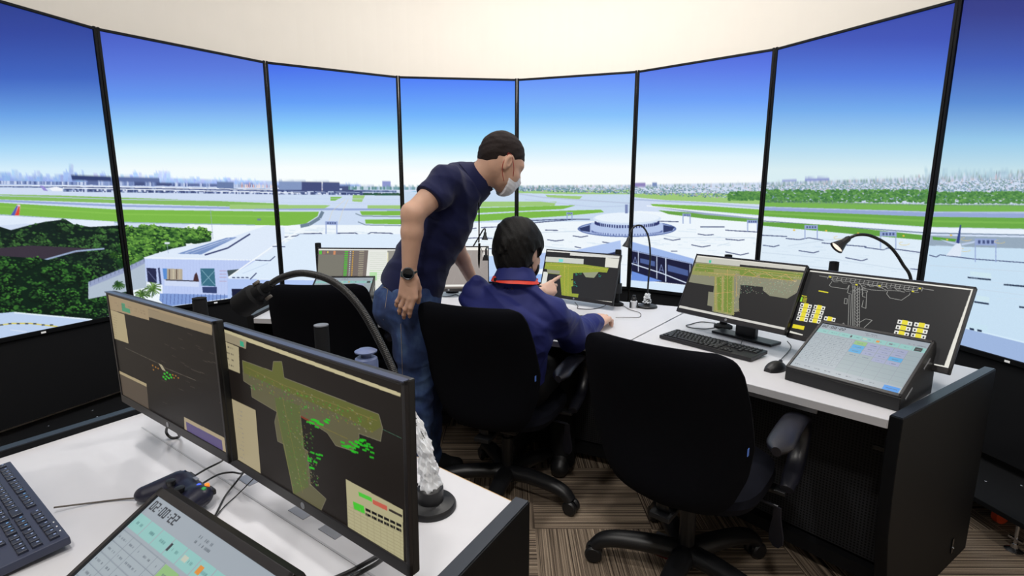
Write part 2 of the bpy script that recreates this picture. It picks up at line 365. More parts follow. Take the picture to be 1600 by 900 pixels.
    G = (124, 184, 72); G2 = (110, 176, 62); G3 = (158, 200, 122); GR = (104, 162, 70)
    P([(-260, 300), (0, 304), (100, 306), (250, 311), (430, 318), (430, 325), (250, 320), (0, 312), (-260, 308)], (134, 186, 96))
    L([(-260, 308), (0, 314), (190, 322), (430, 327), (628, 328)], (150, 168, 214), 4); L([(0, 306), (190, 312), (430, 315)], (190, 205, 236), 1.5)
    P([(-260, 312), (0, 317), (190, 328), (430, 331), (499, 331), (497, 338), (478, 350), (450, 353), (330, 351), (190, 347), (0, 335), (-260, 328)], G)
    L([(-260, 318), (0, 323), (190, 335), (440, 339)], (134, 192, 80), 3); L([(0, 336), (190, 348), (400, 352)], (150, 178, 190), 2)
    L([(505, 331), (500, 341), (484, 351), (470, 354)], (110, 130, 150), 7); P([(360, 320), (517, 321), (508, 326), (360, 327)], G3); P([(517, 308), (536, 308), (524, 314), (517, 314)], G); P([(552, 305), (571, 306), (566, 316), (551, 315)], G3)
    P([(575, 321), (632, 321), (632, 327), (575, 326)], G3); P([(563, 330.5), (632, 330), (632, 337), (566, 336.5)], G); P([(571, 343.5), (632, 343), (632, 351), (572, 350)], G); L([(556, 334), (566, 338), (630, 339)], (130, 148, 165), 2); L([(560, 347), (572, 352), (630, 353)], (128, 145, 165), 2)
    P([(632, 318), (752, 315.5), (870, 315.5), (866, 322), (632, 326)], G3); P([(632, 328), (760, 325), (901, 321), (880, 327), (752, 333), (632, 336)], G); P([(632, 342), (752, 335.5), (830, 331), (939, 328), (944, 332), (880, 338), (752, 346), (632, 350)], G)
    for y in (340, 347): L([(440, y-30), (628, y-28)], (196, 212, 240), 1)
    L([(513, 350), (520, 330), (540, 312)], (222, 214, 190), .8); L([(530, 350), (536, 330), (545, 312)], (222, 214, 190), .8)
    P([(809, 298), (990, 297), (990, 304), (900, 304), (809, 302)], (160, 202, 130)); P([(852, 305), (910, 307), (905, 312), (856, 309)], G3); L([(809, 303), (850, 309), (985, 318)], (186, 200, 224), 2.5); L([(820, 312), (930, 324), (985, 322)], (190, 206, 232), 2)
    P([(986, 303), (1100, 302), (1140, 303), (1192, 311), (1192, 320), (1040, 313), (986, 308)], G3); P([(1016, 319), (1100, 322), (1192, 328), (1192, 337), (1118, 331), (1020, 323)], G)
    L([(990, 312), (1100, 318), (1192, 325)], (176, 192, 222), 3); L([(1010, 322), (1100, 331), (1192, 340)], (238, 244, 252), 2.2); P([(1028, 329), (1110, 335), (1192, 342), (1192, 349), (1100, 342), (1044, 335)], GR); P([(1020, 323), (1100, 333), (1192, 342), (1192, 344), (1100, 336)], (150, 166, 190))
    # right hand airfield
    P([(1190, 314), (1450, 320), (1900, 322), (1900, 332), (1450, 331), (1190, 323)], (120, 178, 82)); P([(1190, 323), (1450, 331), (1900, 334), (1900, 344), (1450, 340), (1190, 329)], (150, 168, 214))
    L([(1190, 324), (1450, 332), (1900, 336)], (190, 204, 236), 1.2); P([(1190, 329), (1450, 339), (1900, 345), (1900, 364), (1450, 355), (1190, 338)], (108, 168, 70)); L([(1190, 333), (1450, 346), (1900, 354)], (122, 180, 80), 4)
    P([(1190, 339), (1447, 356), (1900, 366), (1900, 373), (1447, 363), (1190, 344)], (232, 241, 251)); L([(1190, 345.5), (1447, 364.5), (1900, 374)], (110, 128, 150), 2); P([(1190, 347), (1293, 352), (1443, 368), (1447, 376), (1330, 366), (1190, 353)], (100, 160, 66))
    P([(1440, 368), (1900, 378), (1900, 398), (1440, 384)], (150, 168, 186)); P([(1455, 370), (1493, 374), (1490, 378), (1456, 375)], (92, 160, 60))
    # houses and trees along the horizon on the right
    for n, (x0, x1) in enumerate([(812, 1195), (1190, 1450), (1445, 1900)]):
        for _ in range([2200, 4200, 6400][n]):
            x = random.uniform(x0, x1); top = np.interp(x, [812, 985, 1100, 1190, 1300, 1440, 1600, 1900], [291, 289, 286, 284, 281, 275, 267, 262]); bot = np.interp(x, [812, 985, 1190, 1440, 1600, 1900], [298, 302, 312, 314, 312, 312])
            y = top+(bot-top)*random.random()**.9; f = (y-top)/(bot-top)
            c = random.choice([(206, 218, 236), (140, 172, 196), (106, 146, 168), (84, 130, 138), (62, 112, 96), (186, 170, 186), (80, 116, 158), (72, 118, 110), (120, 154, 186)]); c = tuple(v*(.55+.45*f)+(225*(1-f)*.45) for v in c)
            P(rect(x, y, x+random.uniform(1, 3), y+random.uniform(.7, 1.7)), c)
    for x0, x1, y0, y1, nn in ((1190, 1450, 297, 316, 1400), (1445, 1600, 300, 318, 900), (1600, 1900, 300, 318, 900), (1138, 1192, 300, 313, 350)):
        for _ in range(nn):
            x = random.uniform(x0, x1); y = random.uniform(y0, y1); g = random.random(); cv.ellipse(x, y, random.uniform(1.2, 3), random.uniform(.8, 1.8), (58+50*g, 112+52*g, 62+20*g))
    for x in np.arange(1190, 1900, 2): L([(x, np.interp(x, [1190, 1450, 1900], [313, 318, 321])), (x, np.interp(x, [1190, 1450, 1900], [317, 322, 325]))], (104, 118, 150), .6)
    P([(1257, 278), (1295, 277), (1295, 282), (1257, 283)], (140, 150, 205)); P([(1221, 281), (1244, 281), (1244, 284), (1221, 284)], (160, 172, 215)); P([(990, 287), (1008, 286), (1008, 293), (990, 293)], (140, 130, 185)); P([(1019, 285), (1026, 285), (1026, 291), (1019, 291)], (120, 140, 185)); P([(1556, 267), (1572, 266), (1572, 270), (1556, 270)], (150, 170, 200))
    for _ in range(260): x = random.uniform(1440, 1900); P(rect(x, 262+random.random()*14, x+random.uniform(2, 5), 266+random.random()*14), (176, 206, 222), alpha=.5)
    # white concrete roofs with raised seams
    seam = (52, 62, 104)
    T = [[(852, 360), (872, 360.5)], [(895, 369), (908, 371), (919, 369)], [(855, 375), (868, 377), (881, 375.5)], [(941, 378.5), (957, 381)], [(898, 386), (908, 388)], [(1037, 373), (1051, 376), (1063, 374)], [(1090, 366), (1103, 368), (1115, 367)], [(1080, 383), (1097, 386.5), (1110, 384)], [(1133, 374), (1154, 376), (1163, 375)], [(1133, 394), (1157, 399), (1170, 396)], [(1133, 360), (1146, 361), (1184, 363)], [(1094, 355), (1132, 355)], [(1048, 393), (1058, 393)],
         [(1189, 368), (1229, 370)], [(1227, 373), (1248, 375), (1263, 372), (1286, 376)], [(1191, 383.5), (1208, 386), (1217, 383.5)], [(1247, 392), (1270, 395.6), (1279, 393)], [(1320, 403), (1346, 408), (1355, 405)], [(1283, 380), (1353, 386)], [(1350, 387), (1380, 391), (1386, 388), (1437, 395)], [(1421, 420.5), (1437, 422)], [(1450, 399), (1461, 402), (1467, 398.6), (1518, 405), (1600, 411)],
         [(425, 354), (445, 371), (464, 369), (470, 366), (502, 365), (506, 368), (523, 369), (528, 365), (556, 364.5), (561, 367), (574, 367), (580, 364), (612, 365), (618, 368)], [(560, 382), (578, 382)], [(505, 384), (515, 383), (519, 379)], [(477, 407.5), (498, 407)], [(362, 419), (370, 409)], [(385, 374), (345, 379), (378, 379)], [(360, 381), (425, 384)], [(427, 385), (446, 385.5), (453, 381)], [(400, 407), (423, 408), (431, 401)], [(392, 437), (402, 427)],
         [(640, 372), (700, 373)], [(723, 370), (731, 373), (745, 372), (770, 373)], [(764, 389), (775, 389)], [(630, 366), (680, 365), (745, 357)], [(809, 352), (840, 348), (900, 343)], [(752, 356), (809, 354)], [(830, 345), (880, 343), (922, 343)], [(1000, 345), (1060, 347)]]
    for t in T: L(t, seam, 1.7)
    for t in [[(1510, 434), (1546, 437.5)], [(1520, 472), (1543, 475.5)], [(1566, 445), (1610, 449)], [(1590, 480), (1640, 486)]]: L(t, (30, 44, 70), 3.2)
    for t in [[(810, 365), (900, 362)], [(1000, 362), (1060, 372), (1180, 372)], [(1190, 395), (1300, 405), (1430, 425)], [(1450, 415), (1600, 425)], [(1470, 445), (1510, 450), (1600, 462)], [(1200, 410), (1300, 420)], [(450, 395), (620, 398)], [(450, 375), (620, 380)], [(820, 372), (850, 385), (900, 392)], [(1120, 385), (1140, 380)], [(1230, 385), (1260, 380), (1320, 372)]]: L(t, (196, 212, 228), 1)
    for _ in range(420):
        x = random.uniform(440, 1900); y = random.uniform(355, 430)+max(0, x-1180)*.1; w = random.uniform(6, 30); L([(x, y), (x+w, y+w*.06)], (204, 222, 238), random.uniform(.6, 2), alpha=.5)
    # gate frames on the apron
    for x0, y0, x1, y1 in ((509, 346, 528, 366), (885, 332, 895, 344), (1066, 334, 1079, 350), (1167, 344, 1184, 362), (1256, 352, 1277, 374), (1374, 362, 1400, 389), (1521, 373, 1555, 410), (1640, 380, 1680, 420)):
        c = (150, 168, 212); L([(x0+1, y0), (x0+1, y1)], c, 2); L([(x1-1, y0), (x1-1, y1)], c, 2); P([(x0, y0), (x1, y0+.5), (x1, y0+(y1-y0)*.3), (x0, y0+(y1-y0)*.28)], c)
        for k in range(4): xx = x0+(x1-x0)*(.15+.2*k); P(rect(xx, y0+(y1-y0)*.08, xx+(x1-x0)*.12, y0+(y1-y0)*.22), (70, 84, 130))
    for x, y in ((1290, 361), (1411, 369), (1478, 375), (1340, 365), (1240, 360), (1484, 368)): cv.ellipse(x, y, 1.8, 1.3, (228, 190, 70))
    for x, y in ((1310, 372), (1412, 381), (1506, 391), (1508, 374), (1560, 378)): L([(x+8*math.cos(a), y+2.6*math.sin(a)) for a in np.linspace(0, 4.4, 10)], (226, 200, 120), .8)
    # parked airliner seen from behind
    P([(1476, 400), (1487, 386), (1494, 379), (1499, 381), (1501, 388), (1499, 401)], (222, 232, 246)); P([(1492, 380), (1498, 352), (1500, 352), (1497, 381)], (50, 66, 130)); P([(1466, 374), (1492, 380), (1492, 383), (1480, 380)], (190, 206, 234)); P([(1500, 381), (1522, 377), (1520, 380), (1501, 384)], (190, 206, 234))
    # round terminal roof
    cv.ellipse(979.6, 358, 77, 13, (96, 116, 170)); cv.ellipse(979.6, 358, 74, 11, (170, 188, 228)); P([(905, 357), (922, 352), (922, 363), (908, 361)], (44, 56, 100)); P([(1036, 352), (1054, 355), (1050, 361), (1036, 364)], (44, 56, 100))
    P([(924, 348), (1035, 348), (1035, 362), (1028, 366), (930, 366), (924, 362)], (182, 200, 236)); cv.ellipse(979.6, 362, 56, 7, (182, 200, 236))
    for k in range(34):
        a = R(8+164*k/33); x = 979.6+50*math.cos(a); y = 349+7.5*math.sin(a)-2; P([(x-1, y-2), (x+1, y-2), (x+1, y+2.6), (x-1, y+2.6)], (44, 52, 104))
        x = 979.6+55*math.cos(a); y = 361+6.5*math.sin(a); P([(x-.8, y-1.4), (x+.8, y-1.4), (x+.8, y+1.4), (x-.8, y+1.4)], (100, 116, 170))
    cv.ellipse(979.6, 342, 53, 9.5, (214, 228, 246)); cv.ellipse(979.6, 340.5, 50, 8, (232, 242, 252)); P(rect(977, 320, 981, 334), (120, 134, 180))
    # terminal frontage under the round roof
    P([(800, 400), (901, 391), (970, 376), (971, 402), (900, 410), (800, 430)], (176, 198, 240)); P([(940, 399), (971, 392), (971, 404), (944, 408)], (34, 44, 84)); P([(630, 404), (800, 400), (800, 470), (630, 470)], (190, 214, 246)); P([(700, 434), (800, 432), (970, 420), (970, 470), (700, 470)], (150, 186, 240))
    P([(986, 378), (1084, 405), (1084, 421), (986, 391)], (158, 184, 234)); P([(986, 391), (1082, 412), (1074, 446), (986, 436)], (26, 28, 58))
    P([(987, 424), (1035, 440), (985, 441)], (110, 146, 222)); P([(984, 438), (1074, 447), (1067, 459), (983, 450)], (214, 232, 250))
    for x, ya, yb in ((997, 393, 425), (1026, 401, 436), (1040, 404, 441), (1078, 414, 432)): L([(x, ya), (x, yb)], (220, 232, 252), 1.6)
    L([(986, 412), (1035, 428), (1073, 443)], (224, 236, 252), 2.2); L([(986, 392), (1083, 413)], (190, 208, 244), 1.4)
    P([(1000, 404), (1023, 409), (1023, 417), (1000, 411)], (76, 96, 150)); P([(1043, 414), (1075, 423), (1075, 432), (1043, 424)], (76, 96, 150))
    for x, y in ((992, 408), (1033, 420)): L([(x-4, y+7), (x, y-6), (x+4, y+7)], (140, 160, 210), 1); L([(x-3, y+2), (x+3, y+3)], (140, 160, 210), 1)
    P([(1000, 457), (1200, 470), (1440, 500), (1440, 640), (1000, 640)], (196, 218, 244))
    # lower right: roof edge and wall
    P([(1440, 500), (1507, 514), (1600, 537), (1900, 610), (1900, 720), (1440, 720)], (158, 182, 222)); L([(1440, 498), (1507, 513), (1600, 536), (1900, 608)], (216, 238, 252), 2.4)
    P([(1508, 504), (1541, 509), (1541, 521), (1508, 513)], (200, 226, 242)); [P([(x, 511.5+(x-1508)*.2), (x+7, 513+(x-1508)*.2), (x+7, 516+(x-1508)*.2), (x, 514.5+(x-1508)*.2)], (24, 38, 64)) for x in (1513, 1525)]
    P([(1524, 462), (1544, 465), (1544, 473), (1524, 470)], (206, 230, 240)); P([(1514, 424), (1547, 428), (1547, 435), (1514, 431)], (206, 230, 240))
    # lower left: trees, long roof, boundary wall, white building with windows
    def foliage(pts, n, lo, hi, ymin, ymax, sz=(1.6, 4.2)):
        xs = [p[0] for p in pts]; ys = [p[1] for p in pts]
        P(pts, lo)
        def inside(x, y):
            r = False
            for i in range(len(pts)):
                (ax, ay), (bx, by) = pts[i], pts[i-1]
                if (ay > y) != (by > y) and x < (bx-ax)*(y-ay)/(by-ay)+ax: r = not r
            return r
        nz = value_noise(200, 400, 9); crowns = []
        for _ in range(n//26):
            x = random.uniform(min(xs), max(xs)); y = random.uniform(min(ys), max(ys))
            if inside(x, y): crowns.append((y, x))
        for y, x in sorted(crowns):
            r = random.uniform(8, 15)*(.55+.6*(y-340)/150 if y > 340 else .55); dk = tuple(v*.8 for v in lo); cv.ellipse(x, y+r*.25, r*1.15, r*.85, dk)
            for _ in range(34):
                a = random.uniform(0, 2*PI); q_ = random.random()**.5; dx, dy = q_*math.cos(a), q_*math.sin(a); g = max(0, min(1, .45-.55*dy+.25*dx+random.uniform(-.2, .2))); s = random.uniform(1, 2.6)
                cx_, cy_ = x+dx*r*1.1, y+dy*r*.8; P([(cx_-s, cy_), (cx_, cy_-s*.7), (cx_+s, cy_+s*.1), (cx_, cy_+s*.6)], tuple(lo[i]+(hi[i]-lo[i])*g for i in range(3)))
        for _ in range(n//5):
            x = random.uniform(min(xs), max(xs)); y = random.uniform(min(ys), max(ys))
            if not inside(x, y): continue
            g = float(nz[int((y-min(ys))/(max(ys)-min(ys)+1)*199), int((x-min(xs))/(max(xs)-min(xs)+1)*399)])*.7+random.random()*.45-.12
            c = tuple(lo[i]+(hi[i]-lo[i])*max(0, min(1, g)) for i in range(3)); s = random.uniform(*sz)
            P([(x-s, y), (x-s*.2, y-s*.6), (x+s, y-s*.1), (x+s*.1, y+s*.5)], c)
    cv.line([(-260, 330), (0, 342), (180, 352)], (226, 236, 250), 14)
    P([(-260, 330), (0, 340), (60, 340), (40, 350), (-260, 372)], (222, 234, 250)); P([(19, 337), (29, 320), (34, 320), (32, 338)], (230, 200, 210)); P([(19, 337), (28, 322), (30, 322), (25, 337)], (80, 90, 180)); P([(25, 337), (31, 323), (33, 323), (32, 337)], (222, 70, 50))
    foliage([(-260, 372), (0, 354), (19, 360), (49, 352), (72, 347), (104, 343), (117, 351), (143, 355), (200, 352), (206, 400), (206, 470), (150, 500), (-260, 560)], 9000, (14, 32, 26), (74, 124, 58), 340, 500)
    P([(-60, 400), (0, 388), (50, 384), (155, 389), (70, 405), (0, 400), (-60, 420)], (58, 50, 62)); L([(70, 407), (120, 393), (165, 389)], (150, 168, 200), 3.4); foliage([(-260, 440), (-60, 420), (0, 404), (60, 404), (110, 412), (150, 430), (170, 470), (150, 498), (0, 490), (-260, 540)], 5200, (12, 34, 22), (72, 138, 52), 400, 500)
    P([(-260, 520), (0, 490), (24, 488), (150, 501), (150, 520), (0, 560), (-260, 620)], (188, 208, 238)); L([(24, 489), (146, 500)], (226, 238, 250), 3); L([(0, 509), (20, 506), (50, 506), (92, 511)], (216, 202, 96), 2.4)
    for k in range(7): L([(2+13*k, 508.5-(2 if 0 < k < 5 else 0)), (7+13*k, 508.3-(2 if 0 < k < 5 else 0))], (60, 62, 66), 2.6)
    L([(18, 516), (44, 519)], (220, 230, 246), 1.4)
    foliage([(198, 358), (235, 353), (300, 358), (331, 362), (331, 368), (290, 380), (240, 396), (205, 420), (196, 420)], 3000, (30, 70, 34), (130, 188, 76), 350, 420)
    P([(140, 442), (205, 416), (245, 397), (300, 385), (300, 400), (230, 405), (230, 450), (140, 468)], (176, 190, 206)); P([(140, 441), (205, 415), (245, 396), (247, 402), (206, 423), (142, 449)], (150, 162, 196))
    for k in range(16): x = 143+6.4*k; y = 441-(x-140)*.43; L([(x, y), (x, y+6)], (90, 104, 140), .9)
    P([(225, 403), (270, 389), (363, 371), (420, 352), (445, 356), (445, 412), (228, 406)], (222, 234, 250))
    P([(278, 397), (355, 372), (372, 371), (316, 398)], (120, 146, 196)); L([(290, 396), (360, 373)], (214, 226, 246), 1.2); L([(300, 397), (366, 373)], (190, 206, 236), .8); L([(321, 399), (357, 388), (392, 366)], (56, 66, 110), 3); L([(227, 403), (400, 407)], (236, 244, 252), 2)
    P([(227, 405), (401, 408), (404, 470), (357, 466), (255, 466), (255, 446), (229, 440)], (188, 204, 244))
    for k in range(36): L([(231+4.8*k, 406), (232+4.8*k, 464)], (176, 192, 236), .6)
    P([(230, 419), (245, 420), (246, 443), (232, 441)], (38, 42, 76)); L([(232, 424), (245, 440)], (120, 130, 170), 1); L([(249, 419), (252, 445)], (60, 70, 110), 4)
    P([(255, 420), (286, 421), (286, 438), (258, 438)], (178, 168, 150)); P([(255, 420), (262, 420), (262, 437), (257, 437)], (90, 140, 210)); [P(rect(x, 421, x+1.6, 437), c) for x, c in ((265, (110, 90, 76)), (271, (206, 196, 170)), (276, (90, 70, 60)), (281, (200, 186, 160)))]
    P([(258, 438), (312, 440), (312, 449), (258, 447)], (206, 218, 246)); L([(260, 438), (312, 440)], (50, 48, 60), 2); P([(303, 440), (305, 430), (308, 426), (310, 431), (312, 440)], (70, 46, 50))
    P([(314, 420), (336, 420), (338, 448), (316, 447)], (60, 110, 132)); L([(315, 447), (336, 424)], (150, 190, 206), 1); L([(316, 422), (337, 446)], (150, 190, 206), 1); P([(317, 449), (340, 449), (340, 459), (318, 458)], (52, 66, 110)); [L([(344, y), (355, y)], (180, 150, 170), .9) for y in (424, 429, 434, 440)]
    P([(356, 423), (375, 421), (368, 431), (358, 433)], (70, 84, 90)); P([(251, 459), (357, 462), (360, 466), (320, 472), (262, 480), (250, 470)], (128, 156, 214)); [L([(x, 460), (x-1, 476)], (70, 90, 150), .9) for x in range(256, 358, 6)]
    P([(358, 434), (420, 396), (470, 366), (640, 366), (640, 440), (445, 437), (358, 436)], (220, 235, 251)); L([(358, 434), (428, 385), (470, 360)], (244, 250, 254), 2.6)
    P([(357, 437), (640, 440), (640, 500), (357, 500)], (178, 200, 244)); P([(363, 452), (389, 452), (391, 466), (364, 467)], (26, 30, 58)); [P([(364+7*k, 433.4), (368+7*k, 433.4), (369+7*k, 435), (364+7*k, 435)], (40, 50, 90)) for k in range(4)]
    L([(400, 407), (423, 408), (431, 401)], seam, 1.7); L([(392, 437), (402, 427)], seam, 2); L([(427, 385.5), (446, 386)], seam, 1.6); L([(380, 428), (420, 412)], (190, 210, 236), 1)
    for cx, cy, r0 in ((240, 453, 17), (222, 462, 15), (187, 447, 11), (180, 400, 9)):
        for k in range(22):
            a = R(k*360/22+random.uniform(-9, 9)); r1 = r0*random.uniform(.6, 1); q = (cx+r1*math.cos(a), cy+r1*.8*math.sin(a)); mx = (cx+r1*.5*math.cos(a), cy+r1*.5*math.sin(a)-2)
            g = random.random(); L([(cx, cy), mx, q], (30+80*g, 60+90*g, 26+40*g) if r0 > 12 else (24+30*g, 56+40*g, 28), 1.8)
    L([(330, 328), (334, 374)], (150, 166, 196), .9); L([(262, 381), (264, 396)], (150, 166, 196), .9); P(rect(258, 379, 266, 382), (220, 230, 244)); P(rect(403, 342, 409, 345), (110, 130, 150))
    # fine noise so the picture does not read as flat
    nz = rng.random((H, W, 1), dtype=np.float32)-.5; cv.a += nz*5*(Y[..., None] > 285)
    return np.clip(cv.a, 0, 255)
PANO = panorama()
def sample(px, py):
    x = np.clip((px-OX)*SC, 0, PANO.shape[1]-2); y = np.clip((py-OY)*SC, 0, PANO.shape[0]-2); xi = x.astype(int); yi = y.astype(int); fx = (x-xi)[..., None]; fy = (y-yi)[..., None]
    return (PANO[yi, xi]*(1-fx)+PANO[yi, xi+1]*fx)*(1-fy)+(PANO[yi+1, xi]*(1-fx)+PANO[yi+1, xi+1]*fx)*fy
# ---------------------------------------------------------------- wall displays
WD = .957; TH0 = .856522; DE = .3822305; ZT = HC+1.0106*WD; ZB = HC-.73455*WD
PC = {1: np.array([-2.50111, 3.27216])*WD}
_c = PC[1]
for k in range(1, 9): a_ = TH0-DE*(k-1); _c = _c+WD*np.array([math.cos(a_), math.sin(a_)]); PC[k+1] = _c
a_ = TH0+DE; PC[0] = PC[1]-WD*np.array([math.cos(a_), math.sin(a_)])
DL = ['wall display at the far left showing trees and an airliner tail fin', 'wall display showing a white building, palm trees and a distant city skyline', 'tall wall display showing dark hangars behind a curved green verge', 'wall display directly behind the standing person in navy polo',
      'wall display showing the left half of the round terminal roof', 'wall display showing the right half of the round roof and dark glass frontage', 'wall display with houses on the horizon and a gooseneck lamp in front', 'wall display at the far right showing a parked airliner tail']
def display(k):
    a, b = PC[k], PC[k+1]; d = (b-a)/WD; ang = math.atan2(d[1], d[0]); c = (a+b)/2
    t = empty('wall_display', (c[0], c[1], 0), ang, DL[k], 'display', 'tall video displays standing side by side in an arc'); w = WD-.004; hw = w/2; bz = .014
    # local: x right, y away from the room's centre, screen plane y = 0
    m = MB(); m.box((0, .036, (ZT+ZB)/2-.008), (w, .05, ZT-ZB+.03), bev=.003); m.box((0, .075, (ZT+ZB)/2), (w*.6, .05, 1.1), bev=.01); m.build('casing', 'display_frame', t)
    m = MB()
    for x in (-hw+bz/2, hw-bz/2): m.box((x, .004, (ZT+ZB)/2-.007), (bz, .014, ZT-ZB+.028), bev=.002)
    m.box((0, .004, ZT-.006), (w-.002, .014, .012), bev=.002); m.box((0, .004, ZB-.012), (w-.002, .014, .024), bev=.002); m.build('bezel', 'display_frame', t)
    zs = np.concatenate([np.linspace(ZT-.011, HC+.10*WD, 60), np.linspace(HC+.10*WD, ZB, 300)[1:]]); xs = np.linspace(-hw+bz, hw-bz, 300)
    Xg, Zg = np.meshgrid(xs, zs); Pl = np.stack([Xg, np.full_like(Xg, .0085), Zg], -1)
    wx = c[0]+Xg*d[0]; wy = c[1]+Xg*d[1]; PW = np.stack([wx, wy, Zg], -1)-np.array([0, 0, HC]); dd = PW@cF; px = 800+FP*(PW@cR)/dd; py = 450-FP*(PW@cU)/dd
    grid_screen('screen', Pl, sample(px, py), 'display_picture', t)
    m = MB(); m.prism([(-.011, -.005), (.011, -.005), (.011, .005), (-.011, .005)], 0, .001, Matrix.Translation((0, -.0035, ZB-.013)) @ Matrix.Rotation(R(90), 4, 'X')); m.build('logo', 'logo', t)
    m = MB(); m.box((0, .045, (ZB-.03+.2)/2), (w, .06, ZB-.03-.2), bev=.003); m.build('lower_panel', 'black_matte', t)
    m = MB(); m.box((0, -.10, .145), (w-.03, .44, .022), bev=.003); m.box((0, .10, .09), (w-.05, .05, .1)); m.build('base_shelf', 'black_matte', t)
    if k in (0, 1, 7):
        for i in range(4):
            for j in range(2): MB().lathe([(.007, 0), (.007, .002), (.004, .004)], 10, Matrix.Translation((-.33+.22*i+.05*j, -.15+.12*j, .156))).build('bolt', 'steel', t)
    for x in (-.34, .34):
        f = MB(); f.tube([(x, -.27, .008), (x, -.27, .134)], .006, 10); f.lathe([(.03, 0), (.03, .004), (.012, .014), (.010, .03)], 20, Matrix.Translation((x, -.27, 0))); f.box((x, -.27, .05), (.05, .01, .008)); f.build('levelling_foot', 'steel', t, True)
    for x in (-.18, .18):
        wl = MB(); wl.lathe([(.022, -.014), (.034, -.012), (.036, 0), (.034, .012), (.022, .014)], 24, Matrix.Translation((x, -.14, .037)) @ Matrix.Rotation(R(90), 4, 'Y')); q = wl.build('caster', 'wheel_orange', t, True)
        MB().box((x, -.14, .1), (.05, .05, .07)).build('caster_fork', 'black_plastic', q)
for k in range(8): display(k)
# ---------------------------------------------------------------- room
def room():
    f = MB(); f.box((0, .8, -.05), (9, 9.6, .1)); struct(f.build('floor', 'carpet'))
    H = 3.5
    (x1, y1), (x2, y2), (x3, y3) = PC[1], PC[4], PC[7]        # centre of the arc of displays
    A = np.array([[x2-x1, y2-y1], [x3-x1, y3-y1]])*2; B = np.array([x2*x2-x1*x1+y2*y2-y1*y1, x3*x3-x1*x1+y3*y3-y1*y1]); cx, cy = np.linalg.solve(A, B); rad = math.hypot(x1-cx, y1-cy)+.3
    inner = [(cx+rad, -3.0)]+[(cx+rad*math.cos(a), cy+rad*math.sin(a)) for a in np.linspace(0, PI, 72)]+[(cx-rad, -3.0)]
    outer = [(p[0]*1.05, p[1]+(.15 if p[1] > 1.9 else 0)) for p in inner]; n = len(inner)
    v = [(x, y, z) for z in (0, H) for x, y in inner]+[(x, y, z) for z in (0, H) for x, y in outer]; fc = []
    for i in range(n-1):
        fc.append((i, i+1, n+i+1, n+i)); fc.append((2*n+i+1, 2*n+i, 3*n+i, 3*n+i+1)); fc.append((n+i, n+i+1, 3*n+i+1, 3*n+i)); fc.append((i+1, i, 2*n+i, 2*n+i+1))
    fc += [(0, n, 3*n, 2*n), (n-1, 2*n-1, 4*n-1, 3*n-1)]
    struct(mesh_obj('wall_curved', v, fc, 'wall_paint', smooth=False))
    w = MB(); w.box((cx, -3.05, H/2), (2*rad+.4, .1, H)); struct(w.build('wall_rear', 'wall_paint'))
    c = MB(); c.box((0, .8, H+.05), (9, 9.6, .1)); struct(c.build('ceiling', 'ceiling_paint'))
room()
# ---------------------------------------------------------------- desks
OD = np.array([-1.27, -.13])
def pol(r, deg): return (OD[0]+r*math.cos(R(deg)), OD[1]+r*math.sin(R(deg)))
def seg(p, q, t): return (p[0]+(q[0]-p[0])*t, p[1]+(q[1]-p[1])*t)
def inset(p, q, d0, d1):        # shorten a segment at both ends
    L = math.hypot(q[0]-p[0], q[1]-p[1]); return seg(p, q, d0/L), seg(p, q, 1-d1/L)
def loc2(t, p):                 # world xy -> the thing's own frame (thing sits unrotated or rotated about z)
    dx, dy = p[0]-t.location.x, p[1]-t.location.y; a = -t.rotation_euler.z
    return (dx*math.cos(a)-dy*math.sin(a), dx*math.sin(a)+dy*math.cos(a))
def end_panel(t, f, r, side, thick=.036, back_s=.2):
    # side panel from front point f to rear point r, curved front edge, in the thing's frame
    L = math.hypot(r[0]-f[0], r[1]-f[1]); prof = [(0, .755), (-.002, .6), (0, .5), (.012, .36), (.05, .2), (.11, .08), (.16, 0), (L, 0), (L, .755)]
    a = math.atan2(r[1]-f[1], r[0]-f[0]); o = f
    mt = Matrix.Translation((o[0], o[1], 0)) @ Matrix.Rotation(a, 4, 'Z') @ Matrix.Rotation(R(90), 4, 'X')
    z0, z1 = (0, thick) if side > 0 else (-thick, 0)
    MB().prism(prof, z0, z1, mt, bev=.003).build('end_panel', 'end_panel', t)
    m2 = Matrix.Translation((o[0], o[1], .7555)) @ Matrix.Rotation(a, 4, 'Z')
    MB().box((L/2, -(z0+z1)/2, 0), (L-.006, thick-.006, .004), m2).build('edge_cap', 'end_cap', t)
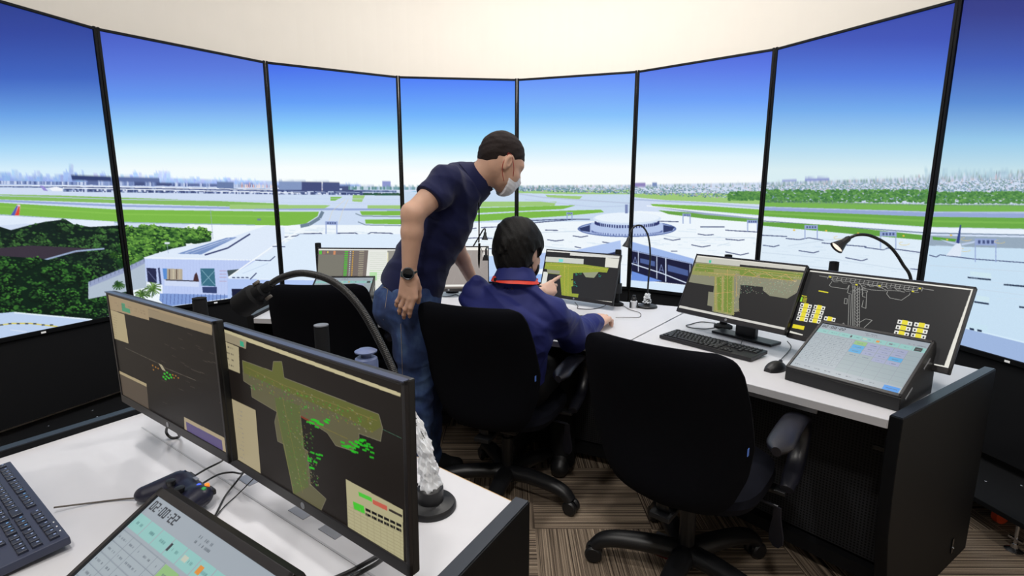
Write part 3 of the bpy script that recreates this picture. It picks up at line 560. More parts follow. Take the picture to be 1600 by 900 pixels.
def desk(name, f0, f1, b1, b0, label, ends, extra=None, rail=(0, 1), group=None, back_edge=True):
    # f0->f1 front edge left to right, b0/b1 the back corners
    c = ((f0[0]+f1[0]+b0[0]+b1[0])/4, (f0[1]+f1[1]+b0[1]+b1[1])/4)
    t = empty(name, (c[0], c[1], 0), math.atan2(f1[1]-f0[1], f1[0]-f0[0]), label, 'desk', group)
    F0, F1, B1, B0 = [loc2(t, p) for p in (f0, f1, b1, b0)]
    poly = [F0, F1, B1, B0]
    MB().prism(poly, .712, .74, bev=.0015).build('worktop', 'desk_white', t)
    def edge(p, q, m, nm):
        L = math.hypot(q[0]-p[0], q[1]-p[1]); a = math.atan2(q[1]-p[1], q[0]-p[0]); mt = Matrix.Translation((p[0], p[1], .726)) @ Matrix.Rotation(a, 4, 'Z')
        MB().box((L/2, -.001, 0), (L-.004, .003, .026), mt).build(nm, m, t)
    edge(F0, F1, 'desk_face', 'front_edging')
    if back_edge: edge(B1, B0, 'edge_wood', 'back_edging')
    # perforated modesty panel set back under the top
    q0, q1 = seg(F0, B0, .30), seg(F1, B1, .30); q0, q1 = inset(q0, q1, .01, .01); L = math.hypot(q1[0]-q0[0], q1[1]-q0[1]); a = math.atan2(q1[1]-q0[1], q1[0]-q0[0])
    o = MB().box((0, 0, 0), (L, .012, .56)).build('perforated_panel', 'perforated', t); o.location = ((q0[0]+q1[0])/2, (q0[1]+q1[1])/2, .40); o.rotation_euler = (0, 0, a)
    q0, q1 = seg(F0, B0, .94), seg(F1, B1, .94); q0, q1 = inset(q0, q1, .02, .02); L = math.hypot(q1[0]-q0[0], q1[1]-q0[1]); a = math.atan2(q1[1]-q0[1], q1[0]-q0[0])
    o = MB().box((0, 0, 0), (L, .018, .6)).build('back_panel', 'black_matte', t); o.location = ((q0[0]+q1[0])/2, (q0[1]+q1[1])/2, .405); o.rotation_euler = (0, 0, a)
    q0, q1 = seg(F0, B0, .32), seg(F1, B1, .32); q0, q1 = inset(q0, q1, .03, .03); L = math.hypot(q1[0]-q0[0], q1[1]-q0[1]); a = math.atan2(q1[1]-q0[1], q1[0]-q0[0])
    mt = Matrix.Translation(((q0[0]+q1[0])/2, (q0[1]+q1[1])/2, 0)) @ Matrix.Rotation(a, 4, 'Z')
    MB().box((0, .1, .08), (L, .3, .05), mt).build('plinth', 'black_matte', t)
    if rail:
        p0, p1 = seg(F0, F1, rail[0]), seg(F0, F1, rail[1]); q0, q1 = seg(B0, B1, rail[0]), seg(B0, B1, rail[1]); p0, p1 = seg(p0, q0, .035), seg(p1, q1, .035)
        L = math.hypot(p1[0]-p0[0], p1[1]-p0[1]); a = math.atan2(p1[1]-p0[1], p1[0]-p0[0]); mt = Matrix.Translation((p0[0], p0[1], .699)) @ Matrix.Rotation(a, 4, 'Z')
        MB().box((L/2, 0, 0), (L, .012, .024), mt, bev=.002).box((L/2, .12, .006), (L, .22, .006), mt).build('drawer_rail', 'rail', t)
    if 'R' in ends: end_panel(t, *ends['R'][:2], 1) if False else end_panel(t, F1, B1, 1)
    if 'L' in ends: end_panel(t, F0, B0, -1) if False else end_panel(t, F0, B0, -1)
    return t, (F0, F1, B1, B0)
RF, RB, RC = 2.853, 3.68, 3.93
dg = 'curved control desk sections in front of the displays'
g_ = .25
tR, cR_ = desk('control_desk', pol(RF, 53-g_*.3), pol(RF, 33), pol(RB, 33), pol(RC, 53-g_*.3), 'right section of the white curved desk with black perforated front and dark end panel', 'R', rail=(.02, .80), group=None)
tC, cC_ = desk('control_desk', pol(RF, 73-g_*.3), pol(RF, 53+g_*.3), pol(RC, 53+g_*.3), pol(RC, 73-g_*.3), 'middle section of the white curved desk where the seated person works', '', rail=None)
tL, cL_ = desk('control_desk', pol(RF, 93), pol(RF, 73+g_*.3), pol(RC, 73+g_*.3), pol(RB, 93), 'left section of the white curved desk beyond the standing person', 'L', rail=None)
# sockets and a latch on the right section
def under_right():
    q = (seg(cR_[0], cR_[3], .20), seg(cR_[1], cR_[2], .20))
    a = math.atan2(q[1][1]-q[0][1], q[1][0]-q[0][0])
    for fr, nm in ((.74, 'socket_strip'),):
        p = seg(q[0], q[1], fr); mt = Matrix.Translation((p[0], p[1]-.02, .672)) @ Matrix.Rotation(a, 4, 'Z')
        o = MB().box((0, 0, 0), (.17, .03, .035), mt, bev=.004).build(nm, 'black_plastic', tR)
        for k in range(4): MB().box((-.057+.038*k, -.017, 0), (.006, .004, .022), mt).build('socket', 'socket', o)
    p = seg(q[0], q[1], .965); mt = Matrix.Translation((p[0], p[1]-.02, .60)) @ Matrix.Rotation(a, 4, 'Z')
    MB().box((0, 0, 0), (.03, .035, .07), mt, bev=.008).box((-.02, -.012, -.01), (.05, .012, .016), mt, bev=.004).build('door_latch', 'black_plastic', tR)
    # small glide and cable hole in the end panel foot
    d = (np.array(cR_[2])-np.array(cR_[1])); L = np.hypot(*d); d /= L; n = np.array([d[1], -d[0]]); p = np.array(cR_[1])+d*(L*.78)+n*.037
    mt = Matrix.Translation((p[0], p[1], .085)) @ Matrix.Rotation(math.atan2(n[1], n[0]), 4, 'Z') @ Matrix.Rotation(R(90), 4, 'Y')
    o = MB().box((0, 0, .001), (.06, .016, .003), mt, bev=.001).build('cable_slot', 'black_gloss', tR); MB().lathe([(.004, 0), (.004, .003), (.002, .005)], 12, mt @ Matrix.Translation((.008, 0, .002))).build('screw', 'steel', o)
under_right()
# ---- the desk in the foreground
ff = lambda p, d: (p[0]+d[0], p[1]+d[1])
br = (.008, 1.0); bl = (-.955, 1.768); sd = (-.50, -.866)
fr_, fl_ = (br[0]+sd[0]*.98, br[1]+sd[1]*.98), (bl[0]+sd[0]*.98, bl[1]+sd[1]*.98)
tF, cF_ = desk('control_desk', fl_, fr_, br, bl, 'white desk in the foreground carrying two large monitors and a game controller', 'LR', rail=None)
def fore_details():
    B0, B1 = np.array(cF_[3]), np.array(cF_[2]); F0, F1 = np.array(cF_[0]), np.array(cF_[1]); dx = (B1-B0)/np.linalg.norm(B1-B0); Lr = np.linalg.norm(B1-B0); s = (F0-B0)/np.linalg.norm(F0-B0)
    a = math.atan2(dx[1], dx[0])
    p0 = loc2(tF, (-1.06, 1.365)); p1 = loc2(tF, (-.15, .72))
    L = math.hypot(p1[0]-p0[0], p1[1]-p0[1]); aa = math.atan2(p1[1]-p0[1], p1[0]-p0[0]); mt = Matrix.Translation((p0[0], p0[1], .7402)) @ Matrix.Rotation(aa, 4, 'Z')
    MB().box((L/2, 0, 0), (L, .004, .0012), mt).build('flap_joint', 'desk_face', tF)
    for fr in (.47, .66, .755):
        MB().box((L*fr, .035, 0), (.055, .03, .002), mt, bev=.0008).build('cable_flap', 'rail', tF)
fore_details()
# ---------------------------------------------------------------- monitors
def plane_map(t_loc, yaw, tilt, w, h, cz, W, H, cy=0.0):
    """photo position -> position in the picture of a tilted screen"""
    Rv = np.array([math.cos(yaw), math.sin(yaw), 0]); N = np.array([math.sin(yaw), -math.cos(yaw), 0]); Up = math.cos(tilt)*np.array([0, 0, 1.])-math.sin(tilt)*N; Nn = np.cross(Rv, Up)
    c = np.array([t_loc[0], t_loc[1], cz])
    def f(u, v):
        d = ray(u, v); o = c-np.array([0, 0, HC]); tt = (Nn@o)/(Nn@d); q = d*tt-o
        return ((q@Rv)/w+.5)*W, (.5-(q@Up)/h)*H
    return f
def screen_grid(W, H, w, h, mt, cv, m, parent, name='screen'):
    X, Y = np.meshgrid(np.linspace(-w/2, w/2, W), np.linspace(h/2, -h/2, H)); P = np.stack([X, np.zeros_like(X), Y, np.ones_like(X)], -1) @ np.array(mt).T
    return grid_screen(name, P[..., :3], np.clip(cv.a, 0, 255), m, parent)
def monitor(pos, yawd, tiltd, w, h, label, draw, post=None, post_top=None, res=(460, 262), m='monitor_picture', deskz=.74, bottom=.02, style='arm', foot=False, group='24 inch desktop monitors'):
    yaw, tilt = R(yawd), R(tiltd); t = empty('desktop_monitor', (pos[0], pos[1], deskz), yaw, label, 'monitor', group)
    zc = pos[2]-deskz; mt = Matrix.Translation((0, 0, zc)) @ Matrix.Rotation(-tilt, 4, 'X')     # screen frame: x right, z up, y away
    c = MB(); c.box((0, .009, 0), (w, .014, h), mt, bev=.003); c.box((0, .026, -.01), (w*.62, .026, h*.72), mt, bev=.01); c.build('casing', 'black_plastic', t)
    b = MB(); e = .007
    for x in (-w/2+e/2, w/2-e/2): b.box((x, -.0005, 0), (e, .006, h), mt, bev=.001)
    b.box((0, -.0005, h/2-e/2), (w, .006, e), mt, bev=.001); b.box((0, -.0005, -h/2+bottom/2), (w, .006, bottom), mt, bev=.001); bz = b.build('bezel', 'bezel', t)
    MB().box((0, 0, h/2-.0005), (w-.002, .012, .002), mt).build('top_edge', 'bezel_edge', t)
    MB().lathe([(.006, 0), (.006, .0006)], 20, mt @ Matrix.Translation((0, -.0036, -h/2+bottom/2)) @ Matrix.Rotation(R(90), 4, 'X')).build('logo', 'rail', t)
    sw, sh = w-2*e, h-e-bottom; sc = (bottom-e)/2; cz = pos[2]+sc*math.cos(tilt); W, H = res
    off = sc*math.sin(tilt); cx = pos[0]+(-math.sin(yaw))*off; cy = pos[1]+math.cos(yaw)*off
    cv = Canvas(W, H, plane_map((cx, cy), yaw, tilt, sw, sh, cz, W, H), (44, 42, 41)); draw(cv)
    screen_grid(W, H, sw, sh, mt @ Matrix.Translation((0, -.0012, sc)), cv, m, t)
    if foot: MB().box((0, .10, .006), (.30, .09, .012), bev=.004).box((0, .11, .05), (.10, .03, .09), bev=.006).build('foot_and_shade', 'black_plastic', t)  # low dark bar, foot and stand-in for the shadow under the monitor
    if post is not None:
        q = loc2(t, post); top = post_top-deskz
        p = MB(); p.lathe([(.0185, 0), (.0185, top-.004), (.0165, top)], 28, Matrix.Translation((q[0], q[1], 0))); p.lathe([(.045, 0), (.045, .012), (.03, .02)], 28, Matrix.Translation((q[0], q[1], 0))); p.build('post', 'black_matte', t, True)
        cap = MB().lathe([(.0185, 0), (.0185, .003), (.012, .0045)], 28, Matrix.Translation((q[0], q[1], top))); cap.build('post_cap', 'grey_cap' if style == 'grey' else 'black_matte', t, True)
        a = MB(); zc2 = zc-.06; a.tube(spline([(0, .05, zc2), (q[0]*.45, max(q[1]*.8, .07), zc2), (q[0], q[1], zc2-.01)], 5), .015, 12, 1.5); a.box((0, .046, zc2), (.1, .02, .1), bev=.004); a.lathe([(.03, -.03), (.03, .03)], 24, Matrix.Translation((q[0], q[1], zc2-.01))); a.build('arm', 'black_plastic', t, True)
    else:
        a = MB(); a.box((0, .075, zc/2), (.07, .022, zc+.06), bev=.006); a.box((0, .05, zc), (.12, .06, .1), bev=.008); a.build('stand_neck', 'black_plastic', t); MB().box((0, .05, .006), (.24, .18, .012), bev=.005).build('foot_and_shade', 'black_plastic', t)
    return t
WH = (226, 224, 214); DK = (44, 42, 41)
# -- pictures, drawn from their measured outlines
def pic_map(cv, k, ox, oy, sx=1, sy=1, full=True):
    pass
def q(z, x0, y0): return lambda pts: [(x0+a/z, y0+b/z) for a, b in pts]
def pic_right_map(cv):
    Q = q(3.461, 1020, 380); P = cv.poly; a = cv.a
    P(rect(0, 0, cv.W, cv.H), (43, 42, 42), raw=True)
    mp = [(228, 108), (240, 98), (330, 108), (470, 128), (815, 160), (800, 240), (780, 268), (727, 300), (632, 285), (595, 255), (597, 237), (475, 225), (470, 290), (466, 300), (468, 368), (430, 375), (428, 394), (322, 368), (322, 342), (296, 336), (302, 262), (328, 266), (332, 232), (195, 210), (205, 180)]
    P(Q(mp), (138, 138, 116)); P(Q([(218, 130), (240, 108), (470, 128), (815, 160), (808, 200), (450, 165), (440, 180), (440, 390), (330, 368), (335, 180), (212, 170)]), (150, 152, 92))
    for pts in ([(236, 112), (470, 133), (815, 168), (812, 186), (460, 150), (232, 128)], [(232, 134), (330, 142), (330, 158), (226, 150)], [(348, 185), (352, 360), (372, 364), (372, 182)], [(388, 176), (385, 370), (426, 378), (432, 182)], [(470, 150), (560, 165), (560, 185), (470, 172)], [(580, 168), (760, 190), (756, 204), (580, 188)]): P(Q(pts), (120, 142, 62))
    for _ in range(420):
        x, y = random.choice([(random.uniform(240, 810), 0), (random.uniform(330, 470), 1)]); yy = random.uniform(112+(x-240)*.09, 176+(x-240)*.11) if y == 0 else random.uniform(160, 380)
        X, Y = cv.mp(1020+x/3.461, 380+yy/3.461); P(rect(X, Y, X+random.uniform(1, 5), Y+random.uniform(1, 2.4)), random.choice([(196, 170, 110), (214, 150, 96), (220, 214, 170), (160, 176, 80), (190, 186, 150)]), raw=True, alpha=.8)
    for pts in ([(250, 120), (470, 140), (800, 178)], [(300, 160), (480, 175), (780, 205)], [(340, 180), (343, 364)], [(404, 140), (404, 380)], [(380, 178), (376, 368)], [(455, 178), (452, 290)], [(330, 275), (440, 262)], [(480, 178), (520, 150), (560, 180), (610, 158), (660, 192), (720, 170), (760, 205)]): cv.line(Q(pts), (206, 166, 104), 1.6)
    for _ in range(120): x = random.uniform(470, 770); yy = random.uniform(205, 270)+(x-470)*.03; X, Y = cv.mp(1020+x/3.461, 380+yy/3.461); P(rect(X, Y, X+2.5, Y+1.8), random.choice([(150, 190, 160), (180, 176, 160), (110, 170, 140), (200, 190, 170)]), raw=True)
    P(Q([(238, 62), (845, 122), (842, 138), (236, 76)]), WH); P(Q([(236, 74), (475, 98), (470, 126), (232, 102)]), (200, 200, 190)); P(Q([(475, 98), (835, 134), (832, 152), (472, 116)]), (206, 204, 194)); P(Q([(306, 92), (318, 93), (316, 108), (304, 107)]), (70, 200, 160))
    P(Q([(138, 334), (722, 458), (718, 474), (132, 348)]), (214, 212, 206)); P(Q([(132, 346), (720, 472), (716, 486), (128, 360)]), (36, 34, 34)); [P(Q([(x, y), (x+12, y+3), (x+11, y+9), (x-1, y+6)]), (200, 190, 90)) for x, y in ((148, 350), (166, 354), (184, 358), (640, 458), (660, 463))]
def pic_centre_map(cv):
    Q = q(5.4545, 820, 370); P = cv.poly; P(rect(0, 0, cv.W, cv.H), (42, 42, 44), raw=True)
    P(Q([(60, 102), (820, 148), (816, 166), (60, 118)]), (232, 232, 228)); P(Q([(388, 138), (815, 168), (812, 186), (386, 160)]), (220, 220, 216)); P(Q([(690, 178), (806, 190), (796, 268), (682, 258)]), (226, 225, 216)); P(Q([(172, 168), (503, 190), (500, 234), (168, 212)]), (206, 210, 202)); P(Q([(292, 190), (328, 192), (326, 216), (290, 214)]), (120, 220, 214)); P(Q([(60, 290), (200, 300), (170, 490), (20, 480)]), (226, 228, 222))
    mp = [(180, 216), (500, 236), (716, 266), (700, 306), (630, 300), (590, 350), (520, 344), (495, 306), (414, 310), (410, 360), (394, 362), (396, 372), (414, 370), (412, 420), (398, 424), (402, 482), (460, 486), (452, 522), (316, 506), (300, 322), (196, 312), (190, 276), (168, 272)]
    P(Q(mp), (150, 164, 62)); P(Q([(192, 278), (300, 290), (298, 320), (194, 308)]), (150, 150, 130)); P(Q([(495, 306), (630, 300), (590, 350), (520, 344)]), (150, 156, 128))
    for _ in range(300):
        if random.random() < .5: x = random.uniform(185, 700); y = random.uniform(222, 262)+(x-185)*.07
        else: x = random.uniform(310, 400); y = random.uniform(250, 500)
        X, Y = cv.mp(820+x/5.4545, 370+y/5.4545); P(rect(X, Y, X+random.uniform(1, 4), Y+random.uniform(1, 2)), random.choice([(200, 190, 70), (216, 180, 60), (190, 200, 110), (120, 150, 50)]), raw=True, alpha=.8)
    for pts in ([(185, 240), (500, 254), (700, 280)], [(340, 240), (340, 500)], [(372, 240), (370, 505)]): cv.line(Q(pts), (214, 190, 80), 1.3)
    for x, y in ((440, 318), (470, 312), (636, 330), (424, 390), (430, 412)):
        for k in range(5): X, Y = cv.mp(820+(x+random.uniform(-14, 14))/5.4545, 370+(y+random.uniform(-9, 9))/5.4545); P(rect(X, Y, X+4, Y+2), random.choice([(40, 200, 190), (60, 190, 110)]), raw=True)
    P(Q([(120, 492), (745, 552), (744, 562), (120, 502)]), (226, 224, 216)); P(Q([(120, 502), (744, 562), (744, 575), (120, 515)]), (38, 36, 36)); X, Y = cv.mp(820+650/5.4545, 370+566/5.4545); cv.scribble(X, Y-2, X+60, Y+4, (210, 206, 180))
def pic_diagram(cv):
    Q = q(3.461, 1200, 400); P = cv.poly; Ln = cv.line; c = (176, 176, 172); P(rect(0, 0, cv.W, cv.H), (43, 43, 44), raw=True)
    P(Q([(222, 66), (1135, 168), (1130, 190), (218, 84)]), (236, 234, 226)); P(Q([(1104, 170), (1132, 172), (974, 640), (950, 600)]), (232, 230, 220)); P(Q([(100, 398), (190, 424), (186, 434), (96, 408)]), (226, 224, 214)); P(Q([(900, 582), (975, 598), (970, 606), (896, 592)]), (232, 230, 222))
    def rw(f, ax): return (ax[0]+(ax[2]-ax[0])*f, ax[1]+(ax[3]-ax[1])*f)
    top = (330, 108, 838, 172); bot = (322, 126, 830, 192)
    Ln(Q([(278, 108), (330, 117)]), c, 1.5); Ln(Q([(838, 178), (896, 187)]), c, 1.5); Ln(Q([rw(0, top), rw(1, top)]), c, 1.4); Ln(Q([rw(.04, bot), rw(.96, bot)]), c, 1.4); Ln(Q([(334, 118), (832, 182)]), c, 1)
    for k in range(22): Ln(Q([rw(k/21, top), rw(k/21, bot)]), c, 1.3)
    for k in range(10): a = rw(.05+k*.095, bot); Ln(Q([a, (a[0]+12, a[1]+12), (a[0]+34, a[1]+12)]), c, 1.2)
    for pts in ([(348, 138), (332, 160), (345, 168), (428, 180), (440, 158)], [(440, 160), (430, 200), (455, 208)], [(648, 190), (642, 206), (660, 228), (722, 240), (766, 210), (768, 200)], [(540, 158), (560, 160), (600, 165), (640, 186), (700, 190), (740, 196)], [(505, 162), (520, 176), (560, 184), (640, 190)], [(430, 232), (416, 230), (413, 258), (428, 260), (430, 232)], [(516, 240), (508, 276), (530, 284), (534, 200), (540, 190), (500, 180)], [(440, 210), (434, 380)], [(452, 210), (446, 384)], [(460, 160), (458, 388)], [(470, 160), (466, 390)], [(486, 162), (484, 396)], [(496, 166), (494, 396)], [(510, 172), (512, 220), (528, 224)], [(494, 360), (530, 340), (564, 348), (520, 388)], [(400, 372), (410, 362), (416, 376)]): Ln(Q(pts), c, 1.4)
    for k in range(13): y = 176+16*k; Ln(Q([(470, y), (486, y+8), (470, y+12)]), c, 1.1); Ln(Q([(484, y), (496, y+3)]), c, 1.1)
    for k in range(46): x, y = random.uniform(450, 540), random.uniform(150, 200); Ln(Q([(x, y), (x+random.uniform(-14, 14), y+random.uniform(-3, 12))]), (150, 150, 146), 1)
    Y = (222, 214, 50)
    for x, y in ((338, 114), (822, 176), (604, 162), (480, 156), (784, 192)): P(Q([(x-6, y-4), (x+6, y-2), (x+5, y+5), (x-7, y+3)]), Y)
    P(Q([(276, 186), (328, 196), (326, 202), (274, 192)]), Y); P(Q([(180, 212), (212, 218), (211, 222), (179, 216)]), Y); P(Q([(178, 222), (190, 224), (184, 248), (172, 246)]), (150, 220, 60)); [P(Q([(194-2*k, 224+7*k), (214-2*k, 228+7*k), (213-2*k, 231+7*k), (193-2*k, 227+7*k)]), Y) for k in range(4)]
    def tile(x, y, w=60, h=20, sl=.18):
        P(Q([(x, y), (x+w, y+w*sl), (x+w-6, y+w*sl+h), (x-6, y+h)]), (236, 236, 230)); P(Q([(x+w*.3, y+w*.3*sl-3), (x+w*.7, y+w*.7*sl-3), (x+w*.7-6, y+w*.7*sl+h), (x+w*.3-6, y+w*.3*sl+h)]), (236, 222, 60))
        for f in (.14, .84): P(Q([(x+w*f-6, y+w*f*sl+h*.3), (x+w*f+3, y+w*f*sl+h*.35), (x+w*f, y+w*f*sl+h*.8), (x+w*f-8, y+w*f*sl+h*.72)]), (30, 30, 30))
    for k in range(4): tile(180-7*k, 254+24*k)
    for k in range(4): tile(252-8*k, 264+24*k)
    tile(308, 326); P(Q([(138, 368), (200, 380), (194, 400), (132, 388)]), (232, 216, 50))
    for k in range(3): tile(704-9*k, 344+29*k, 78, 21)
    for k in range(3): tile(794-9*k, 358+29*k, 80, 21)
def pic_list(cv):          # left monitor of the left section
    Q = q(8.571, 470, 370); P = cv.poly; P(rect(0, 0, cv.W, cv.H), (232, 234, 228), raw=True)
    P(Q([(240, 183), (905, 183), (860, 700), (560, 900), (200, 900)]), (118, 108, 104)); P(Q([(240, 240), (580, 240), (548, 640), (210, 640), (215, 420)]), (124, 122, 112)); P(Q([(1160, 186), (1300, 186), (1290, 700), (1150, 700)]), (150, 148, 140)); P(Q([(1160, 210), (1172, 210), (1165, 560), (1153, 560)]), (230, 226, 190))
    P(Q([(250, 186), (286, 186), (284, 236), (246, 236)]), (90, 190, 70)); P(Q([(300, 190), (335, 190), (330, 236), (296, 236)]), (150, 110, 110)); P(Q([(440, 190), (470, 190), (466, 240), (436, 240)]), (206, 140, 100)); P(Q([(356, 195), (374, 195), (372, 220), (354, 220)]), (220, 190, 90))
    for k in range(24):
        y = 192+25*k; sh = -1.6*k
        P(Q([(592+sh, y), (636+sh, y), (634+sh, y+14), (588+sh, y+14)]), (72, 200, 50)); P(Q([(660+sh, y), (676+sh, y), (675+sh, y+12), (658+sh, y+12)]), (200, 206, 210)); P(Q([(696+sh, y), (712+sh, y), (710+sh, y+14), (694+sh, y+14)]), (220, 170, 60)); P(Q([(786+sh, y+2), (850+sh, y+2), (850+sh, y+9), (784+sh, y+9)]), (196, 190, 160))
        if k < 14: P(Q([(925, 215+26*k), (1140, 215+26*k), (1138, 219+26*k), (924, 219+26*k)]), (196, 206, 190) if k < 9 else (170, 226, 150))
    for k in range(9): P(Q([(922, 480+12*k), (1020, 480+12*k), (1020, 486+12*k), (920, 486+12*k)]), (140, 222, 120))
def pic_grey(cv):
    Q = q(10, 680, 370); P = cv.poly; P(rect(0, 0, cv.W, cv.H), (156, 148, 144), raw=True)
    for _ in range(26):
        x0, y0 = cv.mp(680+random.uniform(-40, 90)/1, 370+random.uniform(10, 80)); cv.line([(x0+60*math.cos(a)*random.uniform(.98, 1.02), y0+90*math.sin(a)) for a in np.linspace(random.uniform(0, 3), random.uniform(3, 5), 14)], (172, 168, 164), 1, raw=True, alpha=.6)
    P(rect(0, 0, cv.W, 13), (240, 238, 232), raw=True); P(rect(0, cv.H-16, cv.W, cv.H-8), (240, 238, 232), raw=True); P(rect(0, cv.H-8, cv.W, cv.H), (120, 112, 106), raw=True); P(rect(cv.W*.93, 20, cv.W*.96, 40), (214, 210, 206), raw=True)
def pic_radar(cv):         # left one of the two front monitors
    Q = q(3, 160, 440); P = cv.poly; Y = (196, 176, 140); P(rect(0, 0, cv.W, cv.H), (30, 26, 24), raw=True)
    P(Q([(20, 45), (525, 190), (520, 222), (218, 128), (222, 182), (30, 128)]), (186, 164, 130)); P(Q([(218, 128), (518, 218), (516, 252), (220, 166)]), (172, 154, 124)); P(Q([(92, 100), (108, 104), (110, 122), (132, 130), (134, 150), (96, 138)]), (84, 170, 130))
    P(Q([(30, 128), (106, 154), (126, 290), (46, 262)]), (200, 184, 144)); P(Q([(76, 414), (210, 480), (222, 612), (90, 560)]), (96, 84, 72)); P(Q([(76, 414), (210, 478), (210, 492), (78, 428)]), (196, 178, 140))
    P(Q([(220, 600), (388, 692), (385, 632), (584, 735), (584, 800), (560, 795), (562, 742), (398, 658), (400, 706), (222, 612)]), (196, 178, 146)); P(Q([(394, 654), (562, 742), (568, 800), (400, 706)]), (104, 92, 140))
    cv.line(Q([(110, 310), (270, 385), (300, 405), (440, 462)]), (120, 112, 100), 1.2)
    G = (54, 214, 50); O = (190, 130, 40)
    for x, y in ((290, 425), (302, 420), (285, 440), (300, 438), (316, 430), (310, 445), (295, 450), (322, 442)): P(Q([(x, y), (x+9, y+4), (x+8, y+12), (x-1, y+8)]), G)
    for x, y in ((236, 388), (250, 396), (262, 402), (240, 408), (330, 432), (344, 436), (356, 446), (336, 446)): P(Q([(x, y), (x+6, y+3), (x+5, y+9), (x-1, y+6)]), O)
    P(Q([(266, 382), (282, 390), (300, 420), (284, 414)]), (190, 180, 150))
    for _ in range(26): x = random.uniform(210, 560); y = random.uniform(230, 570); cv.line(Q([(x, y), (x+22, y+10)]), (92, 84, 76), 1.1)
    for k in range(5): X, Y2 = cv.mp(160+(60+30*k)/3, 440+(100+9*k)/3); cv.scribble(X, Y2-4, X+26, Y2+8, (120, 104, 84), 2, .5, .5)
    for r in range(10): X, Y2 = cv.mp(160+46/3, 440+(150+11*r)/3); cv.scribble(X, Y2, X+34, Y2+3, (130, 114, 90), 1, .7, .6)
def pic_front_map(cv):     # right one of the two front monitors
    Q = q(2.1429, 320, 480); P = cv.poly; P(rect(0, 0, cv.W, cv.H), (36, 31, 28), raw=True)
    P(Q([(45, 66), (658, 288), (656, 300), (45, 80)]), (226, 214, 170)); P(Q([(45, 76), (142, 112), (140, 140), (46, 104)]), (176, 164, 136)); P(Q([(48, 106), (116, 134), (120, 222), (58, 196)]), (200, 188, 152)); P(Q([(120, 112), (132, 117), (134, 134), (121, 130)]), (70, 190, 150))
    P(Q([(68, 294), (172, 344), (190, 562), (84, 508)]), (196, 182, 146)); P(Q([(474, 574), (664, 676), (668, 862), (482, 752)]), (206, 198, 156))
    mp = [(128, 178), (228, 214), (232, 182), (260, 182), (268, 236), (584, 358), (597, 404), (590, 448), (518, 422), (518, 450), (496, 480), (440, 462), (412, 420), (322, 362), (330, 470), (346, 480), (356, 592), (408, 640), (386, 690), (300, 630), (268, 458), (246, 448), (236, 384), (244, 350), (160, 300), (156, 262), (132, 246)]
    P(Q(mp), (112, 108, 78)); P(Q([(128, 178), (228, 214), (232, 182), (260, 182), (268, 236), (584, 358), (592, 400), (560, 420), (500, 380), (270, 280), (134, 220)]), (112, 116, 56)); P(Q([(236, 300), (320, 330), (350, 600), (300, 625), (262, 450)]), (104, 116, 64)); cv.line(Q(mp+[mp[0]]), (138, 132, 110), 1.4)
    for _ in range(520):
        t = random.random()
        if t < .55: x = random.uniform(150, 560); y = 225+(x-150)*.37+random.uniform(-14, 44)
        else: x = random.uniform(250, 340); y = random.uniform(300, 600); x += (y-300)*.16
        X, Y = cv.mp(320+x/2.1429, 480+y/2.1429); P(rect(X, Y, X+random.uniform(1.5, 5), Y+random.uniform(1, 3)), random.choice([(70, 150, 54), (84, 190, 60), (150, 136, 60), (120, 120, 70), (166, 160, 130)]), raw=True, alpha=.75)
    for pts in ([(140, 200), (270, 262), (580, 380)], [(240, 330), (300, 620)], [(262, 300), (330, 620)], [(330, 370), (480, 440)]): cv.line(Q(pts), (140, 130, 70), 1.4)
    G = (46, 220, 40)
    for x, y in [(random.uniform(450, 545), random.uniform(438, 480)) for _ in range(30)]+[(552, 462), (556, 480), (554, 496)]+[(random.uniform(345, 385), random.uniform(480, 540)) for _ in range(9)]+[(random.uniform(340, 410), random.uniform(370, 405)) for _ in range(14)]: P(Q([(x, y), (x+14, y+5), (x+13, y+11), (x-1, y+6)]), G, alpha=.85)
    P(Q([(324, 362), (350, 376), (350, 382), (324, 368)]), (150, 60, 40)); cv.line(Q([(597, 408), (660, 438)]), (70, 110, 90), 1.2)
    P(Q([(516, 616), (560, 636), (562, 650), (518, 630)]), (90, 226, 70)); P(Q([(564, 642), (612, 664), (612, 680), (564, 656)]), (226, 110, 90)); P(Q([(618, 672), (662, 694), (662, 702), (618, 680)]), (60, 52, 48)); P(Q([(498, 648), (534, 664), (538, 690), (500, 674)]), (84, 226, 60))
    for r in range(2):
        for k in range(6): x = 540+20.5*k; y = 670+9.6*k+16*r; P(Q([(x, y), (x+17, y+8), (x+17, y+17), (x, y+9)]), (26, 24, 26))
    for k in range(9): cv.line(Q([(480, 662+11*k), (666, 760+11*k)]), (182, 172, 134), 1)
    for k in range(8): cv.line(Q([(500+22*k, 660+11*k), (504+22*k, 760+11*k)]), (184, 174, 136), 1)
    for r in range(4): X, Y = cv.mp(320+62/2.1429, 480+(122+19*r)/2.1429); cv.scribble(X, Y, X+46, Y+7, (90, 84, 74), 1, .6, .8)
    for r in range(12): X, Y = cv.mp(320+(76+r)/2.1429, 480+(312+14*r)/2.1429); cv.scribble(X, Y, X+24, Y+4, (120, 112, 100), 1, .7, .7); cv.scribble(X+42, Y+8, X+62, Y+12, (120, 120, 150), 1, .5, .6)
monitor((1.021, 2.275, .979), -56.2, 25.5, .54, .306, 'monitor with a green airfield map behind the full keyboard on the right desk section', pic_right_map, post=at(1138, 403, 2.53)[:2], post_top=at(1138, 399, 2.53)[2], foot=True)
monitor((1.331, 1.84, .965), -58, 23.8, .54, .302, 'monitor showing a white line diagram with yellow tiles, behind the touch console', pic_diagram, post=at(1303, 415, 2.13)[:2], post_top=at(1303, 410, 2.13)[2], foot=True)
